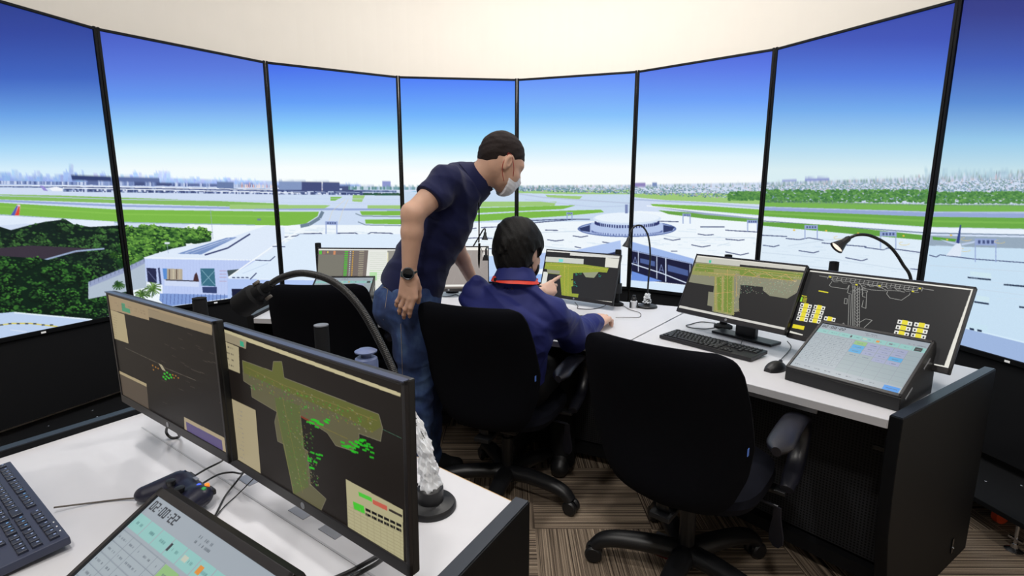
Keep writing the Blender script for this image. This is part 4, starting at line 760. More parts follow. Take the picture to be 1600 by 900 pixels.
monitor((.409, 3.123, .918), -39.56, 15.8, .54, .305, 'monitor with an airfield map that the seated person points at', pic_centre_map, post=at(966, 395, 3.09)[:2], post_top=at(966, 391, 3.09)[2], res=(400, 228))
monitor((-.424, 3.368, .928), 3.7, 17.0, .54, .305, 'pale grey monitor picture beyond the hand of the standing person', pic_grey, res=(300, 170), post=(-.42, 3.52), post_top=1.0)
monitor((-.92, 3.05, .944), -3.3, 12, .54, .305, 'monitor with green and orange list columns on the left desk section', pic_list, post=at(497, 384, 3.16)[:2], post_top=at(497, 380.5, 3.16)[2], res=(360, 205))
monitor((-.773, 1.075, 1.018), -34.9, -.5, .54, .286, 'front left monitor, mostly black picture with a small green radar cluster', pic_radar, post=at(312, 472, 1.42)[:2], post_top=at(312, 467, 1.42)[2], m='front_picture', res=(500, 270))
monitor((-.359, .806, .999), -36.3, .5, .54, .294, 'front right monitor with a green T-shaped airfield map and a yellow table', pic_front_map, post=at(502, 512, 1.30)[:2], post_top=at(502, 509, 1.30)[2], m='front_picture', style='grey', res=(540, 300))
def usb_hub():
    p = at(572, 556, 1.22); t = empty('monitor_clamp', (p[0], p[1], .74), R(-36), 'blue-grey round-shouldered plastic housing with a cap behind the front right monitor', 'clamp')
    h = p[2]-.74+.006; MB().lathe([(.029, 0), (.029, h-.022), (.027, h-.012), (.022, h-.008)], 32).build('housing', 'greyblue', t, True)
    MB().lathe([(.013, h-.012), (.013, h+.005)], 24).build('neck', 'greyblue', t, True); MB().lathe([(.027, h+.004), (.0275, h+.007), (.018, h+.012), (.004, h+.0135)], 32).build('cap', 'greyblue', t, True)
usb_hub()
# ---------------------------------------------------------------- touch consoles
def pic_touch(cv):
    W, H = cv.W, cv.H; P = lambda x0, y0, x1, y1, c, **k: cv.poly(rect(x0*W, y0*H, x1*W, y1*H), c, raw=True, **k)
    P(0, 0, 1, 1, (166, 176, 186)); cv.text(.018*W, .022*H, '02:00:22', .055*H, (34, 40, 50)); cv.scribble(.44*W, .03*H, .56*W, .09*H, (70, 80, 90), 2, .6); cv.scribble(.82*W, .075*H, .985*W, .1*H, (60, 70, 80), 1, .7)
    for k in range(9):
        x = .004+.111*k; P(x, .115, x+.105, .205, (150, 204, 200)); cv.scribble((x+.03)*W, .145*H, (x+.085)*W, .175*H, (70, 120, 124), 1, .7)
    P(.575, .14, .605, .18, (232, 150, 60)); P(.335, .14, .35, .18, (40, 50, 60)); P(.905, .125, .965, .195, (50, 56, 58)); cv.scribble(.915*W, .15*H, .955*W, .175*H, (190, 200, 200), 1, .9); P(.455, .145, .49, .175, (200, 206, 190)); P(.69, .145, .72, .175, (120, 130, 140))
    for c, (x0, x1) in enumerate(((.0, .105), (.105, .18), (.18, .33), (.33, .40))):
        for r in range(9): y = .225+.068*r; P(x0+.003, y, x1-.003, y+.062, (170, 182, 190)); cv.line([(x0*W, y*H), (x1*W, y*H)], (128, 140, 152), 1, raw=True); cv.scribble((x0+.014)*W, (y+.022)*H, (x1-.02)*W, (y+.044)*H, (84, 94, 108), 1, .55, .8)
        cv.line([(x1*W, .22*H), (x1*W, .83*H)], (128, 140, 152), 1, raw=True)
    for r in range(8):
        for c in range(5):
            x = .405+.118*c; y = .225+.083*r; col = (160, 176, 182)
            if (r, c) == (0, 0): col = (150, 196, 130)
            elif (r in (1, 2) and c == 0) or (r, c) == (2, 3): col = (84, 172, 226)
            elif r < 4 and 0 < c < 4 and not (r == 3 and c < 2): col = (164, 172, 204)
            P(x, y, x+.112, y+.076, col); cv.line([(x*W, (y+.08)*H), ((x+.114)*W, (y+.08)*H)], (132, 146, 156), 1, raw=True); cv.line([((x+.114)*W, y*H), ((x+.114)*W, (y+.08)*H)], (132, 146, 156), 1, raw=True)
            if r < 4 and c < 4: cv.scribble((x+.03)*W, (y+.03)*H, (x+.085)*W, (y+.052)*H, (76, 88, 120), 1, .8, .8)
    P(.0, .875, 1, 1, (172, 182, 190)); [cv.scribble((.03+.1*k)*W, .91*H, (.085+.1*k)*W, .945*H, (70, 80, 92), 1, .7) for k in range(8)]; P(.855, .9, .985, .985, (60, 150, 232)); cv.scribble(.875*W, .93*H, .965*W, .955*H, (30, 50, 90), 1, .9)
def touch_console(bl, yawd, label, deskz=.74, w=.352, h=.281):
    # bl: front-left foot corner in the room
    yaw = R(yawd); t = empty('touch_console', (bl[0], bl[1], deskz), yaw, label, 'touch screen console', 'wedge shaped touch screen consoles')
    f = .047; til = R(60.6); dy = h*math.sin(til); dz = h*math.cos(til)
    poly = [(0, .0), (0, f-.004), (.004, f), (dy, f+dz), (dy+.012, f+dz-.004), (dy+.03, f+dz-.05), (dy+.035, .0)]      # y,z profile
    mt = Matrix(((0, 0, 1, 0), (1, 0, 0, 0), (0, 1, 0, 0), (0, 0, 0, 1)))
    MB().prism([(y+.012, z) for y, z in poly], 0, w, mt, bev=.0025).build('casing', 'black_plastic', t)
    base = Matrix.Translation((w/2, .012+dy/2, f+dz/2)) @ Matrix.Rotation(-til, 4, 'X')   # x right, z up the slope, y into the casing
    b = MB(); e = .0085; g = .012
    for x in (-w/2+e/2, w/2-e/2): b.box((x, -.002, 0), (e, .006, h), base, bev=.0012)
    b.box((0, -.002, h/2-g/2), (w, .006, g), base, bev=.0012); b.box((0, -.002, -h/2+g/2), (w, .006, g), base, bev=.0012); b.build('bezel', 'bezel', t)
    sw, sh = w-2*e, h-2*g; W, H = 420, 330; cv = Canvas(W, H, None); pic_touch(cv); screen_grid(W, H, sw, sh, base @ Matrix.Translation((0, -.0006, 0)), cv, 'touch_picture', t)
    for s in (.25, .78):
        y = .012+dy*s; z = f+dz*s-.035
        for x in (-.0008, w+.0008):
            m2 = Matrix.Translation((x, y, z)) @ Matrix.Rotation(math.atan2(dz, dy), 4, 'X'); MB().box((0, 0, 0), (.002, .055, .007), m2, bev=.0008).build('side_slot', 'rail', t)
    return t
touch_console((.985-.0, 1.762), -55.2, 'touch screen console with blue buttons at the right end of the curved desk')
c_, s_ = math.cos(R(-33)), math.sin(R(-33)); dyy = .281*math.sin(R(60.6))+.012
touch_console((-.562-(-s_)*dyy*1.0*(1)+0*c_, .751-c_*dyy), -33, 'touch screen console in the foreground, partly cut off by the bottom edge')
touch_console((-1.17, 2.77), 2, 'touch screen console on the left desk section, seen over the chair back')
# ---------------------------------------------------------------- keyboards, mice, gamepad
def key_mesh(w, d, hgt=.0055):
    bm = bmesh.new(); bmesh.ops.create_cube(bm, size=1); bmesh.ops.scale(bm, vec=(w, d, hgt), verts=bm.verts)
    for v in bm.verts:
        if v.co.z > 0: v.co.x *= 1-.0026/w; v.co.y *= 1-.0026/d
    bmesh.ops.bevel(bm, geom=bm.edges[:], offset=.0007, segments=1, affect='EDGES'); bmesh.ops.translate(bm, vec=(0, 0, hgt/2), verts=bm.verts); me = bpy.data.meshes.new('key'); bm.to_mesh(me); bm.free(); return me
def legend_mesh(hgt=.0058):
    me = bpy.data.meshes.new('legend'); v = [(-.004, .0005, hgt), (-.0005, .0005, hgt), (-.0005, .004, hgt), (-.004, .004, hgt)]; me.from_pydata(v, [], [(0, 1, 2, 3)]); me.update(); return me
def keyboard(origin, yawd, label, body_m, key_m, leg_m, W=.445, D=.135, z=.74, blue=False, tilt=3.5):
    # origin: back-left corner in the room; x to the right, y away from the typist
    t = empty('keyboard', (origin[0], origin[1], z), R(yawd), label, 'keyboard', 'computer keyboards')
    tm = Matrix.Translation((0, -D, .010)) @ Matrix.Rotation(R(tilt), 4, 'X')
    b = MB(); b.prism([(0, 0), (W, 0), (W, D), (0, D)], -.008, .008, tm, bev=.003); b.build('body', body_m, t)
    f = MB(); [f.box((x, D-.02, -.010), (.03, .012, .008), tm) for x in (.04, W-.04)]; f.build('foot', 'black_plastic', t)
    u = (W-.024)/22.6; x0 = .012; rows = [D-.018, D-.042, D-.042-u, D-.042-2*u, D-.042-3*u, D-.042-4*u]; ks = []
    for k in range(13): ks.append((x0+u*(k*1.0+(.5 if k else 0)+(.35 if k > 4 else 0)+(.35 if k > 8 else 0))+u/2, 0, 1))
    for c in range(3): ks.append((x0+u*(15.35+c)+u/2, 0, 1))
    for c in range(4): ks.append((x0+u*(18.6+c)+u/2, 0, 1))
    for k in range(14): ks.append((x0+u*(k+(.5 if k == 13 else 0))+u/2, 1, 2 if k == 13 else 1))
    for r, (n, s0, ew) in enumerate(((13, 1.5, 1.5), (12, 1.75, 1.25), (11, 2.25, 1.75))):
        ks.append((x0+u*s0/2, r+2, s0))
        for k in range(n-1): ks.append((x0+u*(s0+k)+u/2, r+2, 1))
        rest = 15-s0-(n-1); ks.append((x0+u*(15-rest/2), r+2, rest))
    for c, w in ((.6, 1.25), (1.9, 1.25), (3.2, 1.25), (6.9, 6), (10.5, 1.2), (11.8, 1.2), (13.1, 1.2), (14.35, 1.2)): ks.append((x0+u*c, 5, w))
    for r in (1, 2):
        for c in range(3): ks.append((x0+u*(15.35+c)+u/2, r, 1))
    ks += [(x0+u*16.85, 4, 1)]+[(x0+u*(15.85+c), 5, 1) for c in range(3)]
    for r in (1, 2, 3, 4):
        for c in range(4 if r < 3 else 3): ks.append((x0+u*(18.6+c)+u/2, r, 1))
    ks += [(x0+u*20.1, 5, 1), (x0+u*19.1, 5, 1)]; ks = ks[:100]
    cache = {}; lm = legend_mesh(); lm.materials.append(M(leg_m)); lb = None
    if blue: lb = legend_mesh(); lb.materials.append(M('legend_blue'))
    for i, (x, r, w) in enumerate(ks):
        kk = round(w, 2)
        if kk not in cache: me = key_mesh(u*w-.0022, u-.0022 if r else u-.004); me.materials.append(M(key_m)); cache[kk if r else (kk, 'f')] = me; cache.setdefault(kk, me)
        o = bpy.data.objects.new('key', cache[kk]); COL.objects.link(o); o.parent = t; o.matrix_local = tm @ Matrix.Translation((x, rows[r], .0072))
        if w < 3 and z > 0:
            l = bpy.data.objects.new('legend', lb if (blue and (i in (8, 9, 10) or (r in (1, 2) and 15.2 < (x-x0)/u < 18.4))) else lm); COL.objects.link(l); l.parent = o
    l = MB(); [l.box((x0+u*(19.2+1.1*c), D-.006, .0085), (.003, .002, .001), tm) for c in range(3)]; l.build('indicator_lights', 'logo', t)
    return t
keyboard((.803, 2.402), -53.2, 'black keyboard in front of the map monitor on the right desk section', 'key_black', 'key_black', 'legend_grey')
keyboard((-1.195, 1.123), -36.0, 'dark blue-grey keyboard on the foreground desk, cut off at the left edge', 'key_board', 'key', 'legend', W=.466, D=.155, blue=True, tilt=4)
kx = onz(925, 492, .75)
keyboard((.06, 2.86), -27.5, 'black keyboard under the right arm of the seated person', 'key_black', 'key_black', 'legend_grey')
def mouse(x, y, yawd, label, z=.74):
    t = empty('computer_mouse', (x, y, z), R(yawd), label, 'mouse', 'black computer mice'); rings = []
    for i in range(13):
        s = i/12; yy = -.053+.106*s; ww = .031*math.sin(PI*min(max(s*.9+.06, 0), 1))**.45; hh = .036*math.sin(PI*(s*.86+.08))**.6
        rings.append([(ww*math.cos(a), yy, max(0, hh*math.sin(a))) if math.sin(a) >= 0 else (ww*math.cos(a)*.96, yy, 0) for a in np.linspace(0, 2*PI, 25)[:-1]])
    MB().loft(rings).build('body', 'black_plastic', t, True); MB().lathe([(.011, -.003), (.012, 0), (.011, .003)], 20, Matrix.Translation((0, .028, .026)) @ Matrix.Rotation(R(90), 4, 'Y')).build('scroll_wheel', 'key', t, True)
    return t
p_ = onz(1212, 574, .75); mouse(p_[0], p_[1], -58, 'black mouse between the keyboard and the touch console on the right desk section')
MH = onz(940, 499, .76); mouse(MH[0]+.0, MH[1]+.01, -22, 'black mouse held under the right hand of the seated person')
# ---------------------------------------------------------------- signed-distance modelling for soft shapes
class Field:
    def __init__(s, lo, hi, h):
        s.lo = np.array(lo, float); s.h = h; s.n = np.ceil((np.array(hi)-s.lo)/h).astype(int)+1; s.d = np.full(tuple(s.n), .06, np.float32)
    def sub(s, lo, hi):
        a = np.clip(np.floor((np.array(lo)-s.lo)/s.h).astype(int), 0, s.n); b = np.clip(np.ceil((np.array(hi)-s.lo)/s.h).astype(int)+1, 0, s.n)
        sl = tuple(slice(i, j) for i, j in zip(a, b)); X = [(np.arange(i, j)*s.h+l).astype(np.float32) for i, j, l in zip(a, b, s.lo)]
        return sl, X[0][:, None, None], X[1][None, :, None], X[2][None, None, :]
    def comb(s, sl, v, k, op='u'):
        o = s.d[sl]
        if op == 'u':
            if k > 0: hh = np.clip(.5+.5*(o-v)/k, 0, 1); s.d[sl] = o*(1-hh)+v*hh-k*hh*(1-hh)
            else: s.d[sl] = np.minimum(o, v)
        elif op == 's':
            v = -v
            if k > 0: hh = np.clip(.5-.5*(o-v)/k, 0, 1); s.d[sl] = o*(1-hh)+v*hh+k*hh*(1-hh)
            else: s.d[sl] = np.maximum(o, v)
    def cone(s, a, b, ra, rb, k=.01, op='u', flat=None):     # rounded cone; flat=(axis vector, factor) squashes it
        a = np.array(a, float); b = np.array(b, float); m = max(ra, rb)+k+.012
        if flat: m = max(ra, rb)*max(1, 1/flat[1])+k+.012
        sl, X, Y, Z = s.sub(np.minimum(a, b)-m, np.maximum(a, b)+m)
        if 0 in s.d[sl].shape: return s
        px, py, pz = X-a[0], Y-a[1], Z-a[2]; d = b-a; L2 = d@d
        if flat:
            n = np.array(flat[0], float); n /= np.linalg.norm(n); f = flat[1]; w = (px*n[0]+py*n[1]+pz*n[2])*(f-1); px, py, pz = px+w*n[0], py+w*n[1], pz+w*n[2]
            d = d+n*((d@n)*(f-1)); L2 = d@d
        t = np.clip((px*d[0]+py*d[1]+pz*d[2])/L2, 0, 1) if L2 > 1e-9 else 0
        v = np.sqrt((px-t*d[0])**2+(py-t*d[1])**2+(pz-t*d[2])**2)-(ra+(rb-ra)*t)
        s.comb(sl, v.astype(np.float32), k, op); return s
    def ell(s, c, r, rot=None, k=.01, op='u'):               # ellipsoid, rot: 3x3 columns = axes
        c = np.array(c, float); r = np.array(r, float); m = r.max()+k+.012; sl, X, Y, Z = s.sub(c-m, c+m)
        if 0 in s.d[sl].shape: return s
        p = [X-c[0], Y-c[1], Z-c[2]]
        if rot is not None: Rm = np.array(rot, float); p = [p[0]*Rm[0, i]+p[1]*Rm[1, i]+p[2]*Rm[2, i] for i in range(3)]
        k0 = np.sqrt((p[0]/r[0])**2+(p[1]/r[1])**2+(p[2]/r[2])**2); k1 = np.sqrt((p[0]/r[0]**2)**2+(p[1]/r[1]**2)**2+(p[2]/r[2]**2)**2)+1e-6
        s.comb(sl, (k0*(k0-1)/k1).astype(np.float32), k, op); return s
    def chain(s, pts, rad, k=.01, **kw):
        for i in range(len(pts)-1): s.cone(pts[i], pts[i+1], rad[i], rad[i+1], k, **kw)
        return s
    def plane_cut(s, p, n, jag=0):      # remove the side n points to
        n = np.array(n, float); n /= np.linalg.norm(n); sl, X, Y, Z = s.sub(s.lo, s.lo+s.n*s.h); v = (X-p[0])*n[0]+(Y-p[1])*n[1]+(Z-p[2])*n[2]
        if jag: v = v+jag*(np.sin(X*190+Y*70)+np.sin(Y*240-X*60+1)+.7*np.sin((X-Y)*410+Z*60))/2
        s.d = np.maximum(s.d, v.astype(np.float32)); return s
    def cut_ball(s, p, n, rad):          # plane cut limited to a ball round p
        n = np.array(n, float); n /= np.linalg.norm(n); p = np.array(p, float); sl, X, Y, Z = s.sub(p-rad, p+rad); v = (X-p[0])*n[0]+(Y-p[1])*n[1]+(Z-p[2])*n[2]
        bb = np.sqrt((X-p[0])**2+(Y-p[1])**2+(Z-p[2])**2)-rad; w = np.minimum(v, -bb); s.d[sl] = np.maximum(s.d[sl], w.astype(np.float32)); return s
    def wave(s, fn):
        sl, X, Y, Z = s.sub(s.lo, s.lo+s.n*s.h); near = np.abs(s.d) < .03; I = np.nonzero(near); x = X[:, 0, 0][I[0]]; y = Y[0, :, 0][I[1]]; z = Z[0, 0, :][I[2]]; s.d[I] += fn(x, y, z).astype(np.float32); return s
    def mesh(s, name, m, parent=None, sm=2):
        D = s.d; ins = D < 0; nx, ny, nz = D.shape; A = ins[:-1, :-1, :-1]; allv = A.copy(); anyv = A.copy()
        for dx in (0, 1):
            for dy in (0, 1):
                for dz in (0, 1): q_ = ins[dx:nx-1+dx, dy:ny-1+dy, dz:nz-1+dz]; allv &= q_; anyv |= q_
        act = anyv & ~allv; I = np.argwhere(act); ids = np.full(act.shape, -1, np.int32); ids[act] = np.arange(len(I)); acc = np.zeros((len(I), 3)); cnt = np.zeros(len(I))
        cor = [(0, 0, 0), (1, 0, 0), (0, 1, 0), (1, 1, 0), (0, 0, 1), (1, 0, 1), (0, 1, 1), (1, 1, 1)]
        for a in range(8):
            for b in range(a+1, 8):
                ca, cb = np.array(cor[a]), np.array(cor[b])
                if np.abs(ca-cb).sum() != 1: continue
                va = D[tuple((I+ca).T)].astype(float); vb = D[tuple((I+cb).T)].astype(float); x = (va < 0) != (vb < 0); t = np.where(x, va/(va-vb+1e-12), 0)
                acc += x[:, None]*(ca+t[:, None]*(cb-ca)); cnt += x
        V = (I+acc/cnt[:, None])*s.h+s.lo; F = []
        for ax in range(3):
            sl0 = [slice(None)]*3; sl1 = [slice(None)]*3; sl0[ax] = slice(0, -1); sl1[ax] = slice(1, None); a = ins[tuple(sl0)]; b = ins[tuple(sl1)]; E = np.argwhere(a != b); u, w = [i for i in range(3) if i != ax]
            E = E[(E[:, u] > 0) & (E[:, w] > 0) & (E[:, u] < act.shape[u]) & (E[:, w] < act.shape[w])]
            flip = a[tuple(E.T)]; o = []
            for du, dw in ((1, 1), (0, 1), (0, 0), (1, 0)): e = E.copy(); e[:, u] -= du; e[:, w] -= dw; o.append(ids[tuple(e.T)])
            q_ = np.stack(o, 1); q_[~flip] = q_[~flip][:, ::-1]
            if ax == 1: q_ = q_[:, ::-1]
            F.append(q_)
        F = np.concatenate(F); F = F[(F >= 0).all(1)]
        e0 = F.reshape(-1); e1 = np.roll(F, -1, 1).reshape(-1)
        for it in range(sm*2):
            sc = .5 if it % 2 == 0 else -.45
            S_ = np.zeros_like(V); C_ = np.zeros(len(V)); np.add.at(S_, e0, V[e1]); np.add.at(C_, e0, 1); np.add.at(S_, e1, V[e0]); np.add.at(C_, e1, 1); V = V+sc*(S_/np.maximum(C_, 1)[:, None]-V)
        if parent is not None: mi = np.array(parent.matrix_basis.inverted()); V = V @ mi[:3, :3].T+mi[:3, 3]
        me = bpy.data.meshes.new(name); me.vertices.add(len(V)); me.vertices.foreach_set('co', V.reshape(-1).astype(np.float32)); n = len(F); me.loops.add(n*4); me.loops.foreach_set('vertex_index', F.reshape(-1).astype(np.int32)); me.polygons.add(n); me.polygons.foreach_set('loop_start', np.arange(n, dtype=np.int32)*4); me.update(calc_edges=True)
        return link(name, me, m, parent, True)
def gamepad():
    t = empty('game_controller', (-.705, 1.0, .74), R(-36), 'dark blue game controller with coloured buttons on the foreground desk', 'game controller'); mw = np.array(t.matrix_basis)
    w = lambda x, y, z: (mw @ np.array([x, y, z, 1]))[:3]
    f = Field(w(0, 0, .03)-np.array([.13, .13, .035]), w(0, 0, .03)+np.array([.13, .13, .035]), .0022)
    up = (0, 0, 1)
    f.cone(w(-.04, .012, .03), w(.04, .012, .03), .030, .030, .012, flat=(up, 1.6)); f.cone(w(-.055, .01, .03), w(-.078, -.055, .022), .032, .023, .014, flat=(up, 1.25)); f.cone(w(.055, .01, .03), w(.078, -.055, .022), .032, .023, .014, flat=(up, 1.25))
    f.mesh('body', 'pad_blue', t); t.scale = (.88, .88, .88)
    for x, y in ((-.026, -.016), (.026, -.016)): MB().lathe([(.009, .045), (.009, .05), (.0105, .052), (.0105, .057), (.006, .058)], 24, Matrix.Translation((x, y, 0))).build('thumbstick', 'black_plastic', t, True)
    for x, y, m in ((.055, .032, 'orange'), (.055, .006, 'red'), (.042, .019, 'blue_button'), (.068, .019, 'green_button')): MB().lathe([(.0055, .045), (.0055, .0525), (.004, .0542)], 20, Matrix.Translation((x, y, 0))).build('button', m, t, True)
    MB().box((-.055, .018, .05), (.024, .008, .006), bev=.001).box((-.055, .018, .05), (.008, .024, .006), bev=.001).build('direction_pad', 'black_gloss', t)
    for x in (-.055, .055): MB().box((x, .040, .032), (.03, .012, .014), bev=.004).build('shoulder_button', 'black_plastic', t)
    MB().box((0, .03, .0495), (.02, .008, .002), bev=.0006).build('logo', 'rail', t)
gamepad()
# ---------------------------------------------------------------- lamps
def lamp(label, base, pts, headdir, rad=.006, bz=.74, wrap=None, wm='wrap', br=.055, hs=1.0, stem=.05, glow='bulb', rib=False, tubem='black_plastic', drum=False):
    t = empty('gooseneck_lamp', (base[0], base[1], bz), 0, label, 'lamp', 'flexible gooseneck desk lamps'); L_ = lambda p: (p[0]-base[0], p[1]-base[1], p[2]-bz)
    MB().lathe([(br, 0), (br, .008), (br*.93, .013), (br*.45, .017), (br*.4, .019)], 40).build('base', 'black_plastic', t, True)
    MB().lathe([(.022*hs, .017), (.022*hs, stem), (.019*hs, stem+.004), (.009*hs, stem+.006)], 28).build('socket', 'black_plastic', t, True)
    c = spline([(0, 0, stem)]+[L_(p) for p in pts], 12 if not rib else 16)
    r = rad
    if rib:
        fine = []; P = [Vector(p) for p in c]
        for i in range(len(P)-1):
            n = max(2, int((P[i+1]-P[i]).length/.0014)); fine += [tuple(P[i].lerp(P[i+1], k/n)) for k in range(n)]
        c = fine+[tuple(P[-1])]; r = [rad*(1.03 if (i % 3) else .93) for i in range(len(c))]
    MB().tube(c, r, 14).build('gooseneck', tubem, t, True)
    e = Vector(c[-1]); d = Vector(headdir).normalized(); m = frame(e, Vector((0, 1, .1)).cross(d) if abs(d.y) < .95 else (1, 0, 0), d)
    s = hs
    if drum:
        MB().lathe([(.010, -.02), (.013, -.015), (.013, .005), (.020, .008), (.022, .03), (.031, .036), (.033, .05), (.033, .095), (.029, .098), (.028, .09), (.01, .08)], 36, m).build('lamp_head', 'black_matte', t, True)
        for sx in (-1, 1): MB().lathe([(.009, -.004), (.010, 0), (.009, .004)], 20, m @ Matrix.Translation((sx*.024, 0, .012)) @ Matrix.Rotation(R(90), 4, 'Y')).build('pivot_screw', 'cable_grey', t, True)
        s = .0001
    if not drum: MB().lathe([(.008*s, -.01*s), (.013*s, .0), (.014*s, .02*s), (.019*s, .032*s), (.030*s, .06*s), (.0305*s, .062*s), (.028*s, .058*s), (.01*s, .03*s)], 32, m).build('lamp_head', 'black_plastic', t, True)
    if not drum: MB().lathe([(.024*s, .050*s), (.026*s, .055*s), (.02*s, .057*s), (.005*s, .058*s)], 28, m).build('bulb', glow, t, True)
    if wrap:
        z0, z1, rr = wrap; rings = []; n = 26
        cc = [Vector(p) for p in c]
        n = 44
        for i in range(48):
            s_ = i/47; z = z0+(z1-z0)*s_; q0 = min(cc, key=lambda p: abs(p.z-z)) if z > stem else Vector((0, 0, z)); R_ = rr*(1-.42*s_)*(1+.10*math.sin(s_*23+1)+.06*math.sin(s_*51)); ph = s_*9
            wv = [1+.12*math.sin(2*PI*j/n*3+ph)+.09*math.sin(2*PI*j/n*7-ph*2.3)+.07*math.sin(2*PI*j/n*5+s_*60)+.04*random.uniform(-1, 1) for j in range(n)]
            rings.append([(q0.x+R_*wv[j]*math.cos(2*PI*j/n), q0.y+R_*wv[j]*math.sin(2*PI*j/n), z+.003*math.sin(j*1.3+s_*30)) for j in range(n)])
        MB().loft(rings).build('plastic_wrap', wm, t, True)
    return t
lb = (-.172, .985)
lamp('large gooseneck lamp on the foreground desk with crumpled plastic round its stem', lb, [at(666, 708, 1.0), at(652, 670, 1.02), at(628, 612, 1.06), at(598, 543, 1.12), at(560, 477, 1.18), at(520, 440, 1.23), at(475, 427, 1.27), at(440, 434, 1.3), at(415, 450, 1.31)], np.array(at(372, 482, 1.33))-np.array(at(415, 450, 1.31)), rad=.0088, wrap=(.046, .19, .0205), br=.054, hs=1.25, stem=.045, rib=True, glow='black_gloss', tubem='cable', drum=True)
lb = (.822, 3.03)
lamp('gooseneck lamp beside the middle monitor, its stem bottom wrapped in clear plastic', lb, [at(1013, 440, 3.03), at(1016, 400, 3.03), at(1013, 370, 3.03), at(1004, 354, 3.02), at(993, 353, 3.01), at(986, 361, 3.0), at(983, 372, 3.0)], (-.25, -.05, -1), rad=.0052, wrap=(.03, .085, .022), br=.062, stem=.05, hs=.9)
lb = (1.665, 2.075)
lamp('gooseneck lamp arching in front of the displays behind the line diagram monitor', lb, [at(1424, 445, 2.06), at(1410, 412, 2.06), at(1390, 385, 2.07), at(1362, 369, 2.08), at(1340, 367, 2.09), at(1325, 373, 2.1)], np.array(at(1302, 391, 2.1))-np.array(at(1325, 373, 2.1)), rad=.0062, br=.055, stem=.05, hs=.95, wrap=(.19, .30, .012), wm='clear_wrap')
lb = (-.27, 3.52)
lamp('small gooseneck lamp behind the pale grey monitor', lb, [at(733, 396, 3.5), at(740, 384, 3.5), at(749, 369, 3.5), at(755, 359, 3.5), at(758, 358, 3.5), at(758, 364, 3.5)], (-.05, 0, -1), rad=.005, br=.055, stem=.05, hs=.75)
# ---------------------------------------------------------------- small things
def cup():
    p = onz(990, 481, .74); t = empty('connector_pod', (p[0], p[1], .74), 0, 'small white cup-like holder with a black plug beside the middle lamp', 'holder')
    MB().lathe([(.013, 0), (.014, .002), (.021, .042), (.019, .044)], 24).build('cup', 'white_plastic', t, True); MB().lathe([(.014, .04), (.015, .06), (.010, .066), (.010, .078)], 20).build('plug', 'black_plastic', t, True); MB().box((-.021, 0, .018), (.006, .02, .036), bev=.002).box((.021, 0, .018), (.006, .02, .036), bev=.002).build('bracket', 'black_plastic', t)
cup()
def clip():
    p = at(759, 407, 3.28); t = empty('hanging_clip', p, 0, 'small black trapezoid clip hanging at the top right of the pale grey monitor', 'clip')
    MB().prism([(-.022, 0), (.022, 0), (.012, .036), (-.012, .036)], -.008, .008, Matrix.Rotation(R(90), 4, 'X'), bev=.002).build('clip_body', 'black_plastic', t); MB().box((.002, 0, .054), (.012, .004, .04), bev=.001).box((.002, .06, .0735), (.012, .12, .003)).build('clip_handle', 'black_plastic', t)
clip()
def cable(label, pts, rad=.0022, m='cable', wm=None, n=10):
    c = spline(pts, n); c0 = c[0]; MBs = MB().tube([(p[0]-c0[0], p[1]-c0[1], p[2]-c0[2]) for p in c], rad, 8); o = MBs.build('cable', m, None, True); o.location = c0; tag(o, label, 'cable'); return o
D = lambda u, v, z=.7435: onz(u, v, z)
cable('thin grey-brown cable from the foreground keyboard to the game controller', [D(84, 793, .752), D(140, 786), D(190, 780), D(222, 777, .75), D(240, 770, .765)], .0019, 'cable_grey')
cable('black cable from the game controller up to the seam between the front monitors', [D(300, 746, .77), D(322, 733, .765), D(344, 722, .78), D(352, 716, .82)], .0022)
cable('black cable looping from the game controller towards the front right monitor', [D(312, 758, .77), D(340, 742, .76), D(362, 738, .755), D(376, 740, .76), D(383, 736, .80)], .0022)
cable('black cable hanging from the front right monitor to the touch console', [D(383, 735, .80), D(370, 752, .76), D(352, 775, .745), D(338, 802, .7435), D(330, 815, .7435)], .002)
cable('thin black cable beside the console edge under the front right monitor', [D(396, 748, .78), D(372, 772, .745), D(350, 792, .7435), D(334, 812, .7435)], .0012)
cable('thick black cable bending out under the right end of the front right monitor', [D(592, 868, .80), D(578, 876, .765), D(562, 885, .748), D(545, 894, .746), D(520, 905, .746)], .0042)
cable('second thick black cable lying next to the bend under the front right monitor', [D(600, 872, .80), D(586, 882, .765), D(568, 892, .748), D(548, 903, .746)], .0038)
cable('short black cable loop hanging under the front left monitor', [at(262, 664, 1.24), D(260, 676, .76), D(268, 684, .745), D(280, 682, .75), at(276, 672, 1.2)], .0035)
cable('black cable beside the stem of the large foreground lamp', [D(655, 782, .744), D(648, 768, .76), D(654, 756, .775), D(660, 762, .765), D(652, 774, .75), D(644, 790, .744)], .0022)
cable('thin grey mouse cable looping across the desk to the seated person\'s hand', [D(962, 496, .748), D(985, 496), D(999, 495.5), D(1000, 489), D(985, 484), D(976, 479), D(972, 476, .75)], .0018, 'cable_grey')
cable('black cable lying under the middle monitor', [D(898, 472, .76), D(903, 478), D(903, 482), D(925, 483), D(942, 479), D(952, 473, .76)], .0022)
cable('coiled black cable under the left edge of the green map monitor', [D(1118, 505), D(1095, 503), D(1078, 507), D(1072, 509), D(1080, 512), D(1100, 514), D(1118, 512)], .0024)
cable('black keyboard cable running up under the green map monitor', [D(1158, 537, .758), D(1162, 525), D(1164, 516), D(1168, 507, .76)], .0018)
cable('black mouse cable beside the right touch console', [D(1220, 562, .75), D(1232, 549), D(1236, 541), D(1230, 533, .755)], .002)
cable('black cable knot on the desk beyond the standing person', [D(688, 462), D(697, 463.5), D(706, 462), D(712, 460), D(720, 463.5), D(728, 466)], .0024)
